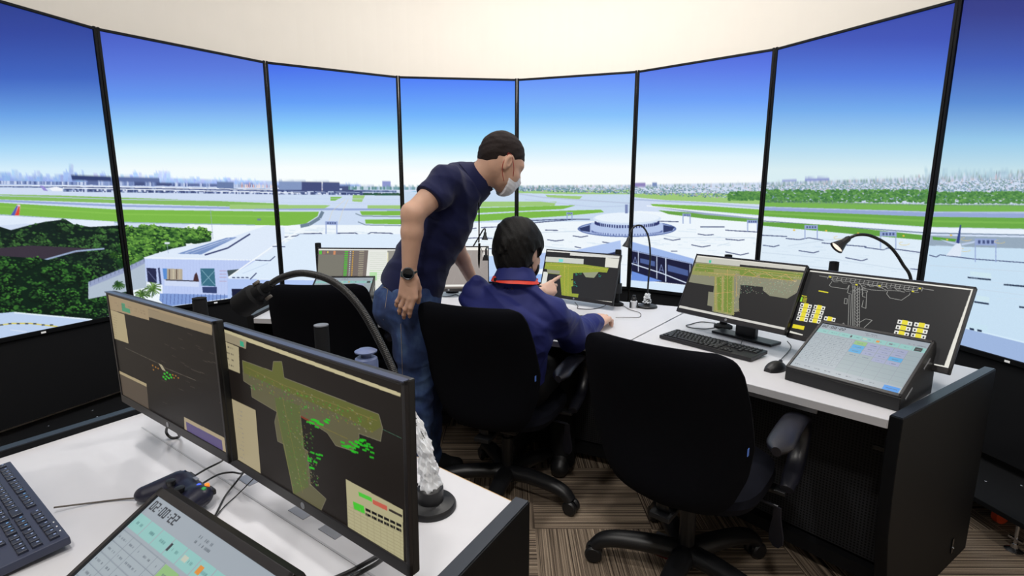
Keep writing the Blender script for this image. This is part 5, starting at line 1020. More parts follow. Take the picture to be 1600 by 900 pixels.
# ---------------------------------------------------------------- office chairs
def chair(x, y, faced, base_rot, label, lean=10, seat_lift=0):
    t = empty('office_chair', (x, y, 0), R(faced-90), label, 'chair', 'black fabric swivel chairs')   # local +y = the way the chair faces
    # back: rounded panel, widest below the middle
    rings = []; N = 48; le = R(lean)
    def outline(s):     # s in 0..1 from bottom to top -> half width
        return np.interp(s, [0, .01, .04, .12, .3, .5, .75, .90, .96, .985, 1], [.11, .14, .168, .20, .235, .25, .242, .23, .217, .200, .165])
    f = []; v = []
    rows = 34; colsn = 20
    for side in (0, 1):
        for i in range(rows+1):
            s = .5-.5*math.cos(PI*i/rows); hw = outline(s)*1.05
            for j in range(colsn+1):
                c = j/colsn*2-1; th = .032*(1-abs(c)**5)*(1-abs(s*2-1)**9)+.004; xx = hw*c; zz = .43+.555*s; curve = -.05*(1-c*c)*.6
                yy = -.235+curve+(-1 if side == 0 else 1)*th-math.tan(le)*(zz-.43)+.03*math.sin(s*PI*1.2)
                v.append((xx, yy, zz))
    o = (rows+1)*(colsn+1)
    for side in (0, 1):
        for i in range(rows):
            for j in range(colsn): a = side*o+i*(colsn+1)+j; q_ = (a, a+1, a+colsn+2, a+colsn+1); f.append(q_ if side == 0 else q_[::-1])
    rim = [i*(colsn+1) for i in range(rows+1)]+[rows*(colsn+1)+j for j in range(1, colsn+1)]+[i*(colsn+1)+colsn for i in range(rows-1, -1, -1)]+[j for j in range(colsn-1, 0, -1)]
    for a, b in zip(rim, rim[1:]+rim[:1]): f.append((a, b, b+o, a+o))
    bk = MB().add(v, f).build('backrest', 'chair_fabric', t, True)
    MB().box((.252, -.235-math.tan(le)*.26, .70), (.002, .012, .022), bev=.0005).build('label_tag', 'tag_blue', bk)
    # seat cushion
    f2 = []; ring = []
    def sq(w, d, z, n=40, p=3.2): return [((w*abs(math.cos(a))**(2/p)*(1 if math.cos(a) > 0 else -1)), .03+(d*abs(math.sin(a))**(2/p)*(1 if math.sin(a) > 0 else -1)), z) for a in np.linspace(0, 2*PI, n+1)[:-1]]
    z = .43+seat_lift
    MB().loft([sq(.20, .20, z-.035), sq(.235, .235, z-.02), sq(.25, .25, z+.01), sq(.245, .245, z+.035), sq(.22, .22, z+.05), sq(.1, .1, z+.054)]).build('seat', 'seat_fabric', t, True)
    MB().box((0, .0, z-.055), (.2, .26, .04), bev=.01).box((0, -.19, z-.05), (.07, .16, .018), bev=.004).build('seat_mechanism', 'black_plastic', t)
    MB().tube(spline([(0, -.12, z-.05), (0, -.21, z-.045), (0, -.245, z-.02), (0, -.25, z+.04)], 6), .022, 12, .45).build('back_bracket', 'black_plastic', t, True)
    # loop armrests: pad on top, curving down in front and back under the seat
    for sx in (-1, 1):
        X = .29*sx
        path = spline([(X, -.13, .650), (X, -.02, .666), (X, .12, .666), (X, .22, .635), (X, .258, .570), (X, .21, .475), (X, .09, .425)], 6)
        n = len(path); rad = [np.interp(i/(n-1), [0, .02, .07, .4, .6, .92, 1], [.014, .028, .040, .038, .031, .030, .022]) for i in range(n)]
        MBt = MB(); P = [Vector(p) for p in path]; v = []; f3 = []; k = 16
        for i, p in enumerate(P):
            tt = (P[min(i+1, n-1)]-P[max(i-1, 0)]).normalized(); nn = Vector((1, 0, 0)).cross(tt).normalized()
            for j in range(k): a = 2*PI*j/k; v.append(tuple(p+Vector((1, 0, 0))*math.cos(a)*rad[i]+nn*math.sin(a)*.016))
        for i in range(n-1):
            for j in range(k): kk = (j+1) % k; f3.append((i*k+j, i*k+kk, (i+1)*k+kk, (i+1)*k+j))
        f3.append(tuple(range(k))[::-1]); f3.append(tuple((n-1)*k+j for j in range(k)))
        a = MBt.add(v, f3).build('armrest', 'arm_plastic', t, True)
        MB().box((X-sx*.10, .10, z-.02), (.20, .05, .014), bev=.004).build('armrest_bracket', 'black_plastic', a)
    MB().lathe([(.028, .13), (.028, .28), (.018, .282), (.018, z-.05)], 24).build('gas_column', 'black_plastic', t, True)
    hub = MB(); hub.lathe([(.05, .07), (.052, .10), (.04, .135), (.03, .14)], 30); hub.build('base_hub', 'black_plastic', t, True)
    for k in range(5):
        a = R(base_rot+72*k-(faced-90)); d = Vector((math.cos(a), math.sin(a), 0)); e = d*.325
        leg = MB().tube(spline([tuple(d*.03+Vector((0, 0, .105))), tuple(d*.12+Vector((0, 0, .112))), tuple(d*.23+Vector((0, 0, .108))), tuple(d*.30+Vector((0, 0, .092))), tuple(d*.335+Vector((0, 0, .06)))], 5), [.042+(.030-.042)*min(1, i/20) for i in range(21)], 14, .85).build('base_leg', 'black_plastic', t, True)
        cs = MB(); sd_ = Vector((-d.y, d.x, 0))
        for s in (-1, 1): cs.lathe([(.010, -.014), (.027, -.013), (.033, -.006), (.033, .006), (.027, .013), (.010, .014)], 24, frame(e+d*.012+sd_*s*.018+Vector((0, 0, .0335)), d, sd_))
        cs.lathe([(.007, .02), (.007, .07)], 12, Matrix.Translation(e+Vector((0, 0, 0)))); cs.build('caster', 'black_plastic', t, True)
    # paddle lever hanging on the right
    pv = MB(); prof = [(-.012, .0), (.012, .0), (.016, -.04), (.030, -.10), (.030, -.125), (.016, -.145), (-.004, -.146), (-.020, -.13), (-.022, -.10), (-.014, -.04)]
    pv.prism(prof, -.003, .003, Matrix.Translation((.275, .06, z-.06)) @ Matrix.Rotation(R(-20), 4, 'Z') @ Matrix.Rotation(R(90), 4, 'X'), bev=.0015); pv.tube([(.1, .06, z-.05), (.275, .06, z-.06)], .005, 8); pv.build('height_lever', 'arm_plastic', t)
    return t
chair(.645, 1.685, 50, 164, 'black swivel chair in front of the green map monitor, nearest empty chair at the right', lean=12)
chair(-.02, 2.25, 66, -32, 'black swivel chair in which the person in blue is sitting', lean=12)
chair(-.95, 2.74, 93, 200, 'black swivel chair behind the front monitors, left of the standing person', lean=9)
def floor_pack():
    p = onz(1050, 862, .0); t = empty('flat_pack', (p[0], p[1], 0), R(-35), 'flat grey packet with a red edge lying on the carpet under the nearest chair', 'packet')
    MB().box((0, 0, .016), (.16, .11, .024), bev=.003).build('packet_body', 'grey_cap', t); MB().box((0, 0, .003), (.164, .114, .006), bev=.001).build('red_edge', 'hub_red', t)
floor_pack()
# ---------------------------------------------------------------- people
def V3(a): return np.array(a, float)
def nrm(a): a = V3(a); return a/np.linalg.norm(a)
def hand(f, wrist, d, n, s, curls, thumb, splay=(4, 1, -3, -8), lean=0, sc=1.0, wr=.026):
    """palm, four fingers of their own length and a thumb; d wrist to knuckles, n out of the back of the hand, s towards the thumb"""
    d = nrm(d); n = nrm(V3(n)-d*(V3(n)@d)); s0 = np.cross(d, n); s = s0 if s0@V3(s) > 0 else -s0; w = V3(wrist); tips = []
    kn = [(.086, .027), (.090, .009), (.085, -.010), (.077, -.027)]
    for i, (l, o) in enumerate(kn): f.cone(w+d*.004+s*o*.45, w+d*l*sc+s*o*sc-n*.001, .0185*sc, .0112*sc, .012)
    f.cone(w+d*.03*sc+s*.016*sc-n*.008, w+d*.06*sc+s*.02*sc-n*.006, .015*sc, .011*sc, .01); f.cone(w+d*.03*sc-s*.016*sc-n*.007, w+d*.07*sc-s*.02*sc-n*.004, .014*sc, .010*sc, .01)
    ln = [(.042, .026, .020), (.046, .029, .021), (.042, .027, .020), (.034, .020, .018)]; rd = [(.0092, .0084, .0078, .0068), (.0094, .0086, .0079, .0069), (.0090, .0082, .0076, .0066), (.0080, .0073, .0067, .0059)]
    for i in range(4):
        p = w+d*kn[i][0]*sc+s*kn[i][1]*sc; a = R(splay[i]+lean); fd = d*math.cos(a)+s*math.sin(a); ang = 0; pts = [p]
        for j in range(3):
            ang += R(curls[i][j]); q_ = pts[-1]+(fd*math.cos(ang)-n*math.sin(ang))*ln[i][j]*sc; pts.append(q_)
        for j in range(3): f.cone(pts[j], pts[j+1], rd[i][j]*sc, rd[i][j+1]*sc, .0035 if j else .006)
        for j in (1, 2): f.ell(pts[j]+n*.0015, (rd[i][j]*1.06*sc,)*3, k=.003)
        tips.append(pts[-1])
    b = w+d*.022*sc+s*.022*sc-n*.006; t = [b]
    for L_, v, in zip((.040, .032, .026), thumb): t.append(t[-1]+nrm(d*v[0]+s*v[1]-n*v[2])*L_*sc)
    f.chain(t, [.0150*sc, .0115*sc, .0102*sc, .0084*sc], .006); return tips
def head(f, c, fw, up, sc=1.0, ears=True):
    fw = nrm(fw); up = nrm(V3(up)-fw*(V3(up)@fw)); lf = np.cross(up, fw); B = np.stack([fw, lf, up], 1); P = lambda a, b, c_: V3(c)+(fw*a+lf*b+up*c_)*sc; E = lambda p, r, k=.01, op='u': f.ell(P(*p), [x*sc for x in r], B, k, op)
    E((-.006, 0, .012), (.098, .077, .098)); E((.028, 0, -.03), (.066, .066, .075), .03); E((.046, 0, -.072), (.040, .046, .040), .03); E((.062, 0, -.098), (.020, .024, .017), .02)
    E((.070, 0, .018), (.020, .052, .012), .02)                               # brow
    f.cone(P(.088, 0, .006), P(.112, 0, -.034), .007*sc, .0105*sc, .008); E((.101, .011, -.038), (.009, .007, .006), .005); E((.101, -.011, -.038), (.009, .007, .006), .005)
    for s in (-1, 1):
        E((.082, .031*s, -.003), (.016, .017, .011), .008, 's'); E((.074, .031*s, -.003), (.013, .0135, .0115), .003)
        E((.066, .040*s, -.036), (.022, .02, .017), .015)
        if ears:
            E((-.002, .080*s, -.012), (.019, .010, .032), .006); E((.004, .088*s, -.008), (.010, .006, .018), .004, 's'); E((-.004, .077*s, -.040), (.010, .008, .011), .006); E((.002, .076*s, -.014), (.006, .008, .006), .003)
    E((.095, 0, -.062), (.012, .024, .005), .005); E((.093, 0, -.072), (.012, .021, .006), .005)
    for s in (-1, 1): E((.050, .047*s, -.05), (.03, .02, .035), .02)
    return P, B
def folds(seed, amp, fr, axis):
    g = np.random.default_rng(seed); K = [(g.normal(size=3), g.uniform(0, 6.28), g.uniform(.6, 1.4)) for _ in range(7)]; ax = nrm(axis)
    def fn(x, y, z):
        o = np.zeros_like(x)
        for k, ph, m in K: kk = (k/np.linalg.norm(k)*.45+ax)*fr*m; o += 1-1.6*np.abs(np.sin(x*kk[0]+y*kk[1]+z*kk[2]+ph+1.1*np.sin(x*14+y*9+ph)+1.1*np.sin(z*12-y*8+ph*2)))
        return -amp*np.clip(o/1.7, -1, 1.2)
    return fn
def eye(P, B, t, s, sc=1): pass
# ---- standing person
def standing():
    t = empty('person', (-.46, 2.22, 0), 0, 'person standing and leaning over in a navy polo shirt, jeans and a white face mask', 'person')
    fwd = nrm((.93, .37, 0)); lf = V3((-.37, .93, 0))
    pelv = V3(at(640, 468, 2.22)); waist = V3(at(656, 418, 2.23)); chest = V3(at(688, 350, 2.24)); upc = V3(at(710, 304, 2.23)); nb = V3(at(740, 284, 2.21)); hc = V3(at(784, 251, 2.20))
    shR = V3(at(699, 283, 2.07)); shL = V3(at(722, 287, 2.39)); elR = V3(at(646, 334, 1.955)); wrR = V3(at(639, 428, 1.965)); elL = V3(at(713, 386, 2.44)); wrL = V3(at(742, 446, 2.60))
    kneeR = V3(at(652, 600, 2.17)); kneeL = V3(at(668, 590, 2.40)); ankR = V3((-.43, 2.13, .09)); ankL = V3((-.43, 2.43, .09)); hipR = pelv-lf*.085-V3((0, 0, .02)); hipL = pelv+lf*.085-V3((0, 0, .02))
    lo = np.array([-.80, 1.82, 0.0]); hi = np.array([.12, 2.92, 1.66]); h = .0042
    fh = nrm((.785, .366, -.52)); uh = (.453, .211, .866)
    tor = lambda f, e, kk=.03: (f.cone(pelv, waist, .158+e, .148+e, kk, flat=(fwd, 1.28)), f.cone(waist, chest, .148+e, .165+e, kk, flat=(nrm(V3((.8, .3, -.45))), 1.28)), f.cone(chest, upc, .165+e, .150+e, kk, flat=(nrm(V3((.75, .3, -.5))), 1.38)), f.cone(upc-lf*.07, shR+V3((0, 0, .0)), .085+e, .058+e, .03), f.cone(upc+lf*.07, shL, .085+e, .058+e, .03), f.cone(upc+V3((0, 0, .0)), nb, .105+e, .070+e, .03))
    f = Field(lo, hi, h); tor(f, -.014)
    P, B = head(f, hc, fh, uh, 1.0); f.cone(nb-V3((0.03, 0, .03)), hc-nrm(fh)*.028-nrm(uh)*.045, .062, .057, .02)
    f.chain([shR, elR], [.056, .042], .015); f.chain([elR, elR+(wrR-elR)*.3, wrR], [.042, .0415, .0265], .012); f.cone(elR+V3((-.012, 0, -.004)), elR+V3((-.012, 0, .004)), .032, .032, .02)
    f.chain([shL, elL], [.056, .040], .015); f.chain([elL, elL+(wrL-elL)*.3, wrL], [.040, .038, .026], .012)
    dh = nrm(V3(at(637, 474, 1.955))-wrR)
    hand(f, wrR-dh*.004, dh, (-.25, -1, .05), (1, 0, 0), [(6, 20, 12), (6, 22, 14), (8, 24, 14), (10, 26, 16)], ((.9, .12, .6), (1, -.12, .45), (1, -.2, .4)), lean=-25, splay=(3, 0, -3, -6), sc=1.1)
    dl = nrm(V3((.30, .55, -.45))); hand(f, wrL, dl, (.2, .3, 1), (1, -.5, 0), [(18, 8, 6), (16, 8, 6), (16, 8, 6), (18, 8, 6)], ((.7, .7, .3), (.9, .4, .3), (1, .2, .2)), splay=(10, 2, -5, -13))
    # legs inside the jeans
    f.chain([hipR, kneeR, ankR], [.080, .052, .038], .03); f.chain([hipL, kneeL, ankL], [.080, .052, .038], .03)
    for a in (ankR, ankL): f.cone(a-V3((.03, 0, .05)), a+V3((.13, .02, -.062)), .036, .026, .02)
    f.mesh('body', 'skin', t)
    # polo shirt
    g = Field(lo+[0, 0, .7], hi, .0048); tor(g, .004); g.cone(pelv+V3((0, 0, -.02)), pelv+V3((-.0, 0, .05)), .162, .160, .02, flat=(fwd, 1.28))
    hemR = shR+(elR-shR)*.56; hemL = shL+(elL-shL)*.6; g.cone(shR+V3((0, .01, 0)), hemR+(elR-shR)*.05, .066, .068, .02); g.cone(shL, hemL+(elL-shL)*.05, .066, .066, .02)
    ndir = nrm((.86, .14, .42)); g.cone(nb, nb+ndir*.028, .077, .074, .012); g.cone(nb+ndir*.01, nb+ndir*.12, .064, .066, 0, op='s')
    g.wave(folds(3, .0042, 24, (.5, .2, .8))); g.cut_ball(hemR, nrm(elR-shR)+V3((.0, 0, 0)), .115); g.cut_ball(hemL, nrm(elL-shL), .10)
    hp = V3(at(640, 458, 2.2)); g.plane_cut(hp, (-.42, 0, -.91)); s_ = g.mesh('polo_shirt', 'polo', t)
    col = []
    # folded collar
    cx = np.cross(ndir, V3((0, 1, 0))); cx /= np.linalg.norm(cx); cy = np.cross(ndir, cx); rings = []
    for rr, zz in ((.074, .030), (.072, .038), (.077, .042), (.089, .016), (.097, -.012), (.093, -.016), (.082, .014)): rings.append([tuple(nb+cx*rr*math.cos(a)+cy*rr*math.sin(a)*1.03+ndir*(zz-(.012*max(0, -math.cos(a-PI))))-t_loc(t)) for a in np.linspace(0, 2*PI, 41)[:-1]])
    MB().loft(rings).build('collar', 'polo', s_, True); s_.children[0].parent = t
    # hair
    q_ = Field(hc-.15, hc+.15, .003); fh_, lf_, uh_ = B[:, 0], B[:, 1], B[:, 2]
    q_.ell(P(-.0115, 0, .024), (.1005, .0795, .0935), B); q_.ell(P(-.062, 0, -.012), (.041, .060, .048), B, .02); q_.wave(folds(5, .0010, 120, (.2, .1, 1))); q_.plane_cut(hc+V3((0, 0, -.032)), (.16, 0, -1), .005); q_.ell(P(.005, .09, -.012), (.026, .03, .036), B, .004, 's'); q_.ell(P(.005, -.09, -.012), (.026, .03, .036), B, .004, 's'); q_.mesh('hair', 'hair_short', t, 1)
    # mask
    k_ = Field(hc-.16, hc+.16, .0026); k_.ell(P(.036, 0, -.062), (.074, .068, .064), B); k_.ell(P(.050, 0, -.084), (.052, .056, .044), B, .03); k_.cone(P(.088, 0, -.018), P(.108, 0, -.040), .012, .015, .03)
    k_.plane_cut(P(.038, 0, -.06), -fh_*.93-uh_*.36); k_.plane_cut(P(.10, 0, -.022), uh_*.96+fh_*-.25)
    k_.wave(lambda x, y, z: .0005*np.sin(((x-hc[0])*uh_[0]+(y-hc[1])*uh_[1]+(z-hc[2])*uh_[2])*420)); k_.mesh('face_mask', 'mask_white', t, 1)
    for s in (-1, 1):
        a = MB(); L0 = lambda p: tuple(P(*p)-t_loc(t)); a.tube(spline([L0((-.006, .082*s, .020)), L0((.010, .084*s, .006)), L0((.034, .080*s, -.020)), L0((.052, .071*s, -.048))], 8), .0014, 8); a.tube(spline([L0((-.016, .081*s, .012)), L0((-.018, .083*s, -.03)), L0((-.002, .080*s, -.060)), L0((.026, .070*s, -.086))], 8), .0014, 8)
        a.tube(spline([L0((-.006, .082*s, .020)), L0((-.018, .080*s, .018)), L0((-.016, .081*s, .010))], 5), .0014, 8); a.build('mask_strap', 'red_cord', t, True)
    # jeans
    j = Field(lo, np.array([.12, 2.92, 1.16]), .005); j.cone(pelv-V3((0, 0, .01)), waist, .160, .152, .03, flat=(fwd, 1.25)); j.ell(pelv-fwd*.05-V3((0, 0, .03)), (.115, .15, .12), np.stack([fwd, lf, V3((0, 0, 1))], 1), .03)
    j.chain([hipR, hipR+(kneeR-hipR)*.5, kneeR, ankR-V3((0, 0, .03))], [.108, .092, .070, .066], .025); j.chain([hipL, hipL+(kneeL-hipL)*.5, kneeL, ankL-V3((0, 0, .03))], [.108, .092, .070, .066], .025)
    j.wave(folds(9, .0045, 22, (.3, .1, .9))); j.plane_cut(V3(at(625, 432, 2.2)), (.12, 0, 1)); j.plane_cut((0, 0, .035), (0, 0, -1)); j.mesh('jeans', 'jeans', t)
    # pocket stitching on the seat of the jeans, and the belt line
    def surf(u, v): 
        d = ray(u, v); d = d/d[1]; best = None
        for yy in np.arange(1.95, 2.4, .003):
            p = d*yy+V3((0, 0, HC)); i = np.round((p-j.lo)/j.h).astype(int)
            if (i >= 0).all() and (i < j.n).all() and j.d[tuple(i)] < .001: return tuple(p-t_loc(t)-d/np.linalg.norm(d)*.0025)
        return None
    for pts in ([(585, 447), (592, 448), (600, 449), (605, 451)], [(606, 451), (604, 465), (602, 480), (599, 500)], [(626, 506), (627, 530), (628, 560), (629, 590)]):
        w = [p for p in (surf(*x) for x in pts) if p is not None]
        if len(w) > 2: MB().tube(spline(w, 8), .0011, 6).build('stitching', 'thread', t, True)
    # watch
    ax = nrm(wrR-elR); c = wrR-ax*.002; m = frame(c-t_loc(t), (1, 0, 0), ax); MB().lathe([(.0305, -.011), (.0325, -.010), (.0325, .010), (.0305, .011)], 32, m).build('watch_strap', 'watch_strap', t, True)
    nn = nrm(V3((.10, -1, .12))); m = frame(c-t_loc(t)+nn*.028, (1, 0, 0), nn); MB().lathe([(.0235, 0), (.0245, .002), (.0245, .009), (.0215, .0115), (.020, .0105)], 40, m).build('watch_case', 'watch_case', t, True); MB().lathe([(.0195, .009), (.0195, .0112), (.018, .0116)], 40, m).build('watch_face', 'watch_glass', t, True)
    # neck cord with a pen
    y = 2.17; w = lambda u, v, yy=y: tuple(V3(at(u, v, yy))-t_loc(t))
    MB().tube(spline([w(744, 300, 2.14), w(748, 318, 2.15), w(748.5, 345), w(748.5, 374)], 8), .0028, 8).build('neck_cord', 'black_matte', t, True)
    MB().tube([w(748.5, 374), w(748, 379)], .0035, 8).build('cord_ring', 'steel', t, True); MB().tube([w(749, 380), w(748.6, 400), w(748.4, 412), w(748.6, 419)], [.005, .0055, .004, .0015], 12).build('pen', 'black_gloss', t, True); MB().tube([w(750, 384), w(755, 396)], .0012, 6).build('pen_clip', 'black_matte', t, True)
    for a, nm in ((ankR, 'shoe'), (ankL, 'shoe')):
        sh = Field(a-[.14, .12, .1], a+[.24, .14, .1], .0045); sh.cone(a+V3((-.045, 0, -.045)), a+V3((.06, .008, -.045)), .046, .046, .02); sh.cone(a+V3((.06, .008, -.05)), a+V3((.145, .02, -.060)), .045, .032, .02); sh.cone(a-V3((.02, 0, .03)), a+V3((-.015, 0, .0)), .045, .045, .02); sh.plane_cut((0, 0, .001), (0, 0, -1)); sh.mesh(nm, 'black_matte', t)
def t_loc(t): return np.array(t.location)
standing()
# ---- seated person
def seated():
    t = empty('person', (-.03, 2.06, 0), 0, 'seated person in a blue shirt and red lanyard, pointing at a monitor', 'person')
    fwd = nrm((.40, .92, 0)); lf = V3((-.92, .40, 0)); Bz = V3((0, 0, 1))
    pelv = V3((.0, 2.20, .585)); belly = V3((-.01, 2.15, .73)); chest = V3((-.01, 2.08, .85)); nb = V3((.012, 2.08, 1.045)); hc = V3(at(811, 390, 2.13))
    shR = V3((.148, 2.03, .922)); shL = V3((-.150, 2.15, .985)); elR = V3(at(897, 522, 2.24)); wrR = V3(at(930, 507, 2.46)); elL = V3((-.13, 2.42, .87)); wrL = V3(at(846, 456, 2.60))
    kR = pelv+fwd*.40-lf*.11+V3((0, 0, -.01)); kL = pelv+fwd*.40+lf*.13+V3((0, 0, -.01)); aR = V3((kR[0]-.0, kR[1]-.10, .09)); aL = V3((kL[0]-.03, kL[1]-.06, .09)); hR = pelv-lf*.09; hL = pelv+lf*.09
    lo = np.array([-.42, 1.80, 0.0]); hi = np.array([.66, 2.95, 1.36]); h = .0042
    def tor(f, e, kk=.03):
        f.cone(pelv, belly, .165+e, .160+e, kk, flat=(fwd, 1.3)); f.cone(belly, chest, .160+e, .175+e, kk, flat=(fwd, 1.35)); f.cone(chest, chest+V3((.004, .005, .06)), .172+e, .120+e, kk, flat=(fwd, 1.4))
        f.cone(chest+V3((.07, -.03, .06)), shR, .085+e, .064+e, .035); f.cone(chest+V3((-.07, .03, .07)), shL, .085+e, .064+e, .035); f.cone(nb-V3((-.070, .03, .072)), nb+V3((.0, 0, -.012)), .056+e, .056+e, .03); f.cone(nb-V3((.070, -.03, .062)), nb+V3((.0, 0, -.012)), .056+e, .056+e, .03)
    f = Field(lo, hi, h); tor(f, -.024); fh = nrm((.60, .78, -.20)); uh = nrm((.09, .15, 1)); P, B = head(f, hc, fh, uh, .98); f.cone(nb+V3((0, 0, .0)), hc-nrm(fh)*.022-nrm(uh)*.04, .060, .058, .012)
    f.chain([shR, elR], [.052, .042], .02); f.chain([elR, elR+(wrR-elR)*.3, wrR], [.042, .040, .027], .012); f.chain([shL, elL], [.052, .042], .02); f.chain([elL, elL+(wrL-elL)*.3, wrL], [.042, .040, .027], .012)
    dm = nrm(V3(at(950, 490, 2.57))-wrR); hand(f, wrR, dm, (-.1, -.35, 1), (-1, .3, 0), [(26, 42, 26), (26, 42, 28), (28, 44, 28), (32, 46, 28)], ((.85, .4, .6), (1, .1, .4), (1, 0, .3)), splay=(5, 1, -3, -7), sc=1.12)
    dp = nrm(V3(at(884, 440, 2.72))-wrL); hand(f, wrL, dp, (-.25, -.9, .25), (0, 0, 1), [(2, 4, 3), (34, 26, 10), (62, 58, 30), (68, 60, 30)], ((.75, .35, .7), (.95, -.05, .55), (1, -.2, .4)), splay=(8, 0, -3, -8), sc=1.05)
    f.chain([hR, kR, aR], [.085, .055, .038], .03); f.chain([hL, kL, aL], [.085, .055, .038], .03)
    for a in (aR, aL): f.cone(a-fwd*.03-Bz*.05, a+fwd*.13-Bz*.062, .034, .026, .02)
    f.mesh('body', 'skin_pale', t)
    g = Field(np.array([-.42, 1.80, .48]), np.array([.6, 2.75, 1.2]), .0045); tor(g, .006)
    g.chain([shR, elR], [.078, .074], .025); g.chain([elR, elR+(wrR-elR)*.5, elR+(wrR-elR)*1.06], [.074, .062, .046], .02); g.chain([shL, elL], [.068, .060], .025); g.chain([elL, elL+(wrL-elL)*.68], [.060, .047], .02)
    nd = nrm(hc-nrm(fh)*.02-nrm(uh)*.04-nb); g.cone(nb, nb+nd*.024, .076, .073, .015); g.cone(nb+nd*.008, nb+nd*.12, .063, .066, 0, op='s')
    g.cut_ball(elR+(wrR-elR)*.93, wrR-elR, .07); g.cut_ball(elL+(wrL-elL)*.60, wrL-elL, .085); g.wave(folds(11, .0085, 17, (.35, .1, .9))); g.mesh('shirt', 'shirt_blue', t)
    # raised sleeve seam
    def ring(c, ax, r, nm, m, rad=.0016, fl=1.0):
        x = np.cross(ax, V3((0, 0, 1))); x /= np.linalg.norm(x); y = np.cross(ax, x); p = [tuple(c+x*r*math.cos(a)+y*r*math.sin(a)-t_loc(t)) for a in np.linspace(0, 2*PI, 40)]; return MB().tube(p, rad, 6).build(nm, m, t, True)
    # standing collar
    cx = nrm(np.cross(nd, V3((0, 1, 0)))); cy = np.cross(nd, cx); rings = []
    for rr, zz in ((.072, .040), (.069, .052), (.074, .056), (.086, .032), (.096, .0), (.092, -.003), (.082, .025)): rings.append([tuple(nb+cx*rr*math.cos(a)+cy*rr*math.sin(a)+nd*zz-t_loc(t)) for a in np.linspace(0, 2*PI, 41)[:-1]])
    MB().loft(rings).build('collar', 'shirt_blue', t, True)
    # lanyard ribbon round the collar, running down the chest
    pts = []; 
    for a in np.linspace(R(-205), R(25), 40): pts.append(nb+cx*.0935*math.cos(a)+cy*.0935*math.sin(a)*-1+nd*.006)
    # pick the ring the right way round: behind the neck, open at the chest
    bk = -fwd; sx = np.cross(bk, nd); sx /= np.linalg.norm(sx); by = np.cross(nd, sx); v = []; fc = []; rr = .0915
    for i, a in enumerate(np.linspace(R(-128), R(128), 56)):
        o = bk*math.cos(a)+sx*math.sin(a); hz = .024-.022*max(0, abs(a)/R(128)-.25)-.012*float(o@V3((.92, -.4, 0)))
        for z, e in ((-.012, .0075), (.008, -.002), (.0085, .0005), (-.0115, .010)): v.append(tuple(nb+o*(rr+e)+nd*(z+hz)-t_loc(t)))
    n = len(v)//4
    for i in range(n-1):
        for j in range(4): k = (j+1) % 4; fc.append((i*4+j, i*4+k, i*4+4+k, i*4+4+j))
    MB().add(v, fc).build('lanyard', 'lanyard', t, True)
    a = R(32); o = bk*math.cos(a)+sx*math.sin(a); a2 = R(-32); o2 = bk*math.cos(a2)+sx*math.sin(a2); o = o if (o@V3((1, 0, 0))) < (o2@V3((1, 0, 0))) else o2
    m = frame(nb+o*(rr+.006)+nd*.022-t_loc(t), np.cross(nd, o), nd); MB().box((0, 0, 0), (.018, .006, .024), m, bev=.002).build('lanyard_clip', 'black_plastic', t)
    for s in (-1, 1):
        a = s*R(128); o = bk*math.cos(a)+sx*math.sin(a); p0 = nb+o*(rr+.003)+nd*.006; p1 = chest+fwd*.135+lf*(-.03*s)*0+V3((0, 0, -.02)); MB().tube(spline([tuple(p0-t_loc(t)), tuple((p0+p1)/2+fwd*.03-t_loc(t)), tuple(p1+fwd*.02-t_loc(t))], 6), .007, 8, .2).build('lanyard_end', 'lanyard', t, True)
    # hair
    q_ = Field(hc-.19, hc+.19, .0032); fh_, lf_, uh_ = B[:, 0], B[:, 1], B[:, 2]
    q_.ell(P(-.008, 0, .022), (.118, .100, .112), B); q_.ell(P(-.046, 0, -.045), (.062, .078, .078), B, .03); q_.ell(P(-.01, .02, .07), (.08, .075, .062), B, .03)
    g5 = np.random.default_rng(4)
    for _ in range(120):
        a = nrm(g5.normal(size=3)); a[2] = abs(a[2])*.9-.1; b = (-.010+.110*a[0], .093*a[1], .022+.105*a[2]); dd = (b[0]*.97+.008*g5.normal()-.004, b[1]*.97+.008*g5.normal(), b[2]-.045); q_.cone(P(*b), P(*dd), .0085, .004, .012)
    q_.wave(folds(8, .0016, 70, (.9, .3, .1))); q_.plane_cut(P(.03, 0, -.035), nrm(fh_*.80-uh_*.60), .003); q_.plane_cut(P(-.05, 0, -.104), -uh_*.95-fh_*.3, .004)
    for s in (-1, 1): q_.ell(P(.012, .098*s, -.022), (.030, .034, .036), B, .006, 's')
    q_.mesh('hair', 'hair_black', t, 1)
    k_ = Field(hc-.16, hc+.16, .003); k_.ell(P(.036, 0, -.060), (.075, .070, .062), B); k_.ell(P(.050, 0, -.084), (.052, .056, .044), B, .03); k_.cone(P(.092, 0, -.018), P(.112, 0, -.036), .015, .019, .02); k_.plane_cut(P(.052, 0, -.06), -fh_*.97-uh_*.2); k_.plane_cut(P(.10, 0, -.022), uh_); k_.mesh('face_mask', 'mask_black', t, 1)
    for s in (-1, 1):
        L0 = lambda p: tuple(P(*p)-t_loc(t)); a = MB(); a.tube(spline([L0((.0, .086*s, .012)), L0((.02, .084*s, .0)), L0((.06, .067*s, -.03))], 8), .0018, 8); a.tube(spline([L0((-.014, .080*s, .012)), L0((-.018, .083*s, -.025)), L0((-.004, .078*s, -.060)), L0((.026, .066*s, -.098))], 8), .002, 8); a.tube(spline([L0((.0, .086*s, .012)), L0((-.01, .083*s, .018)), L0((-.014, .080*s, .012))], 5), .0018, 8); a.build('mask_strap', 'mask_black', t, True)
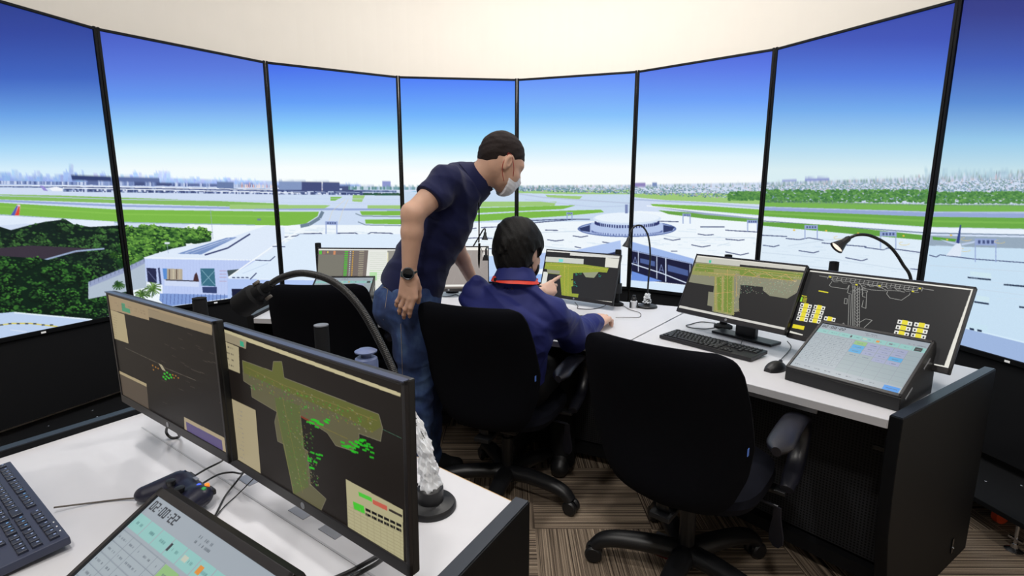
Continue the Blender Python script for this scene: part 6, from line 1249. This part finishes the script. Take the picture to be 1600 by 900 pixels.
    ax = nrm(wrL-elL); c = wrL-ax*.004; m = frame(c-t_loc(t), (1, 0, 0), ax); MB().lathe([(.0295, -.009), (.0318, -.008), (.0318, .008), (.0295, .009)], 32, m).build('watch_strap', 'black_matte', t, True)
    nn = nrm(V3((-.35, .2, .9))); m = frame(c-t_loc(t)+nn*.027, (1, 0, 0), nn); MB().box((0, 0, .005), (.03, .026, .009), m, bev=.003).build('watch_case', 'watch_case', t)
    # trousers and shoes
    j = Field(np.array([-.42, 1.80, 0.03]), np.array([.5, 2.8, .72]), .005); j.cone(pelv-V3((0, 0, .01)), pelv+V3((0, 0, .06)), .168, .165, .03, flat=(fwd, 1.25)); j.chain([hR, kR, aR-V3((0, 0, .03))], [.105, .075, .06], .02); j.chain([hL, kL, aL-V3((0, 0, .03))], [.105, .075, .06], .02); j.plane_cut((0, 0, .045), (0, 0, -1)); j.plane_cut((0, 0, .492), (0, 0, -1)) if False else None; j.mesh('trousers', 'black_matte', t)
    for a in (aR, aL):
        sh = Field(a-.2, a+.24, .005); sh.cone(a-fwd*.045-Bz*.045, a+fwd*.06-Bz*.045, .046, .046, .02); sh.cone(a+fwd*.06-Bz*.05, a+fwd*.145-Bz*.06, .045, .032, .02); sh.cone(a-fwd*.02-Bz*.03, a-fwd*.015, .045, .045, .02); sh.plane_cut((0, 0, .001), (0, 0, -1)); sh.mesh('shoe', 'black_plastic', t)
seated()
# ---------------------------------------------------------------- light
def area(name, loc, tgt, size, power, col=(1, .96, .9), sy=None, spread=PI):
    l = bpy.data.lights.new(name, 'AREA'); l.shape = 'RECTANGLE'; l.size = size; l.size_y = sy or size; l.energy = power; l.color = col; l.spread = spread; o = bpy.data.objects.new(name, l); COL.objects.link(o); o.location = loc
    d = Vector(tgt)-Vector(loc); o.rotation_euler = d.to_track_quat('-Z', 'Y').to_euler(); return o
for i, (x, y, p, s) in enumerate([(.75, 2.45, 22, .2), (-.9, .75, 27, .2), (1.4, .9, 14, .2), (-.2, -.6, 34, .3), (-1.5, 2.2, 8, .2), (.1, 3.3, 9, .25)]):
    area('ceiling_lamp_light', (x, y, 3.42), (x, y, 0), s, p, (1, .965, .92))
area('wall_fill_light', (.05, 2.6, 3.3), (0, 4.6, 2.7), 1.4, 30, (1, .97, .93), .25)  # added lamp without a fixture, brightens the middle of the curved wall
w = bpy.data.worlds.new('world'); S.world = w; w.use_nodes = True; w.node_tree.nodes['Background'].inputs[0].default_value = (.8, .85, 1, 1); w.node_tree.nodes['Background'].inputs[1].default_value = .05
S.view_settings.view_transform = 'Standard'; S.view_settings.look = 'None'; S.view_settings.gamma = 1; S.view_settings.exposure = 0; S.view_settings.use_curve_mapping = False
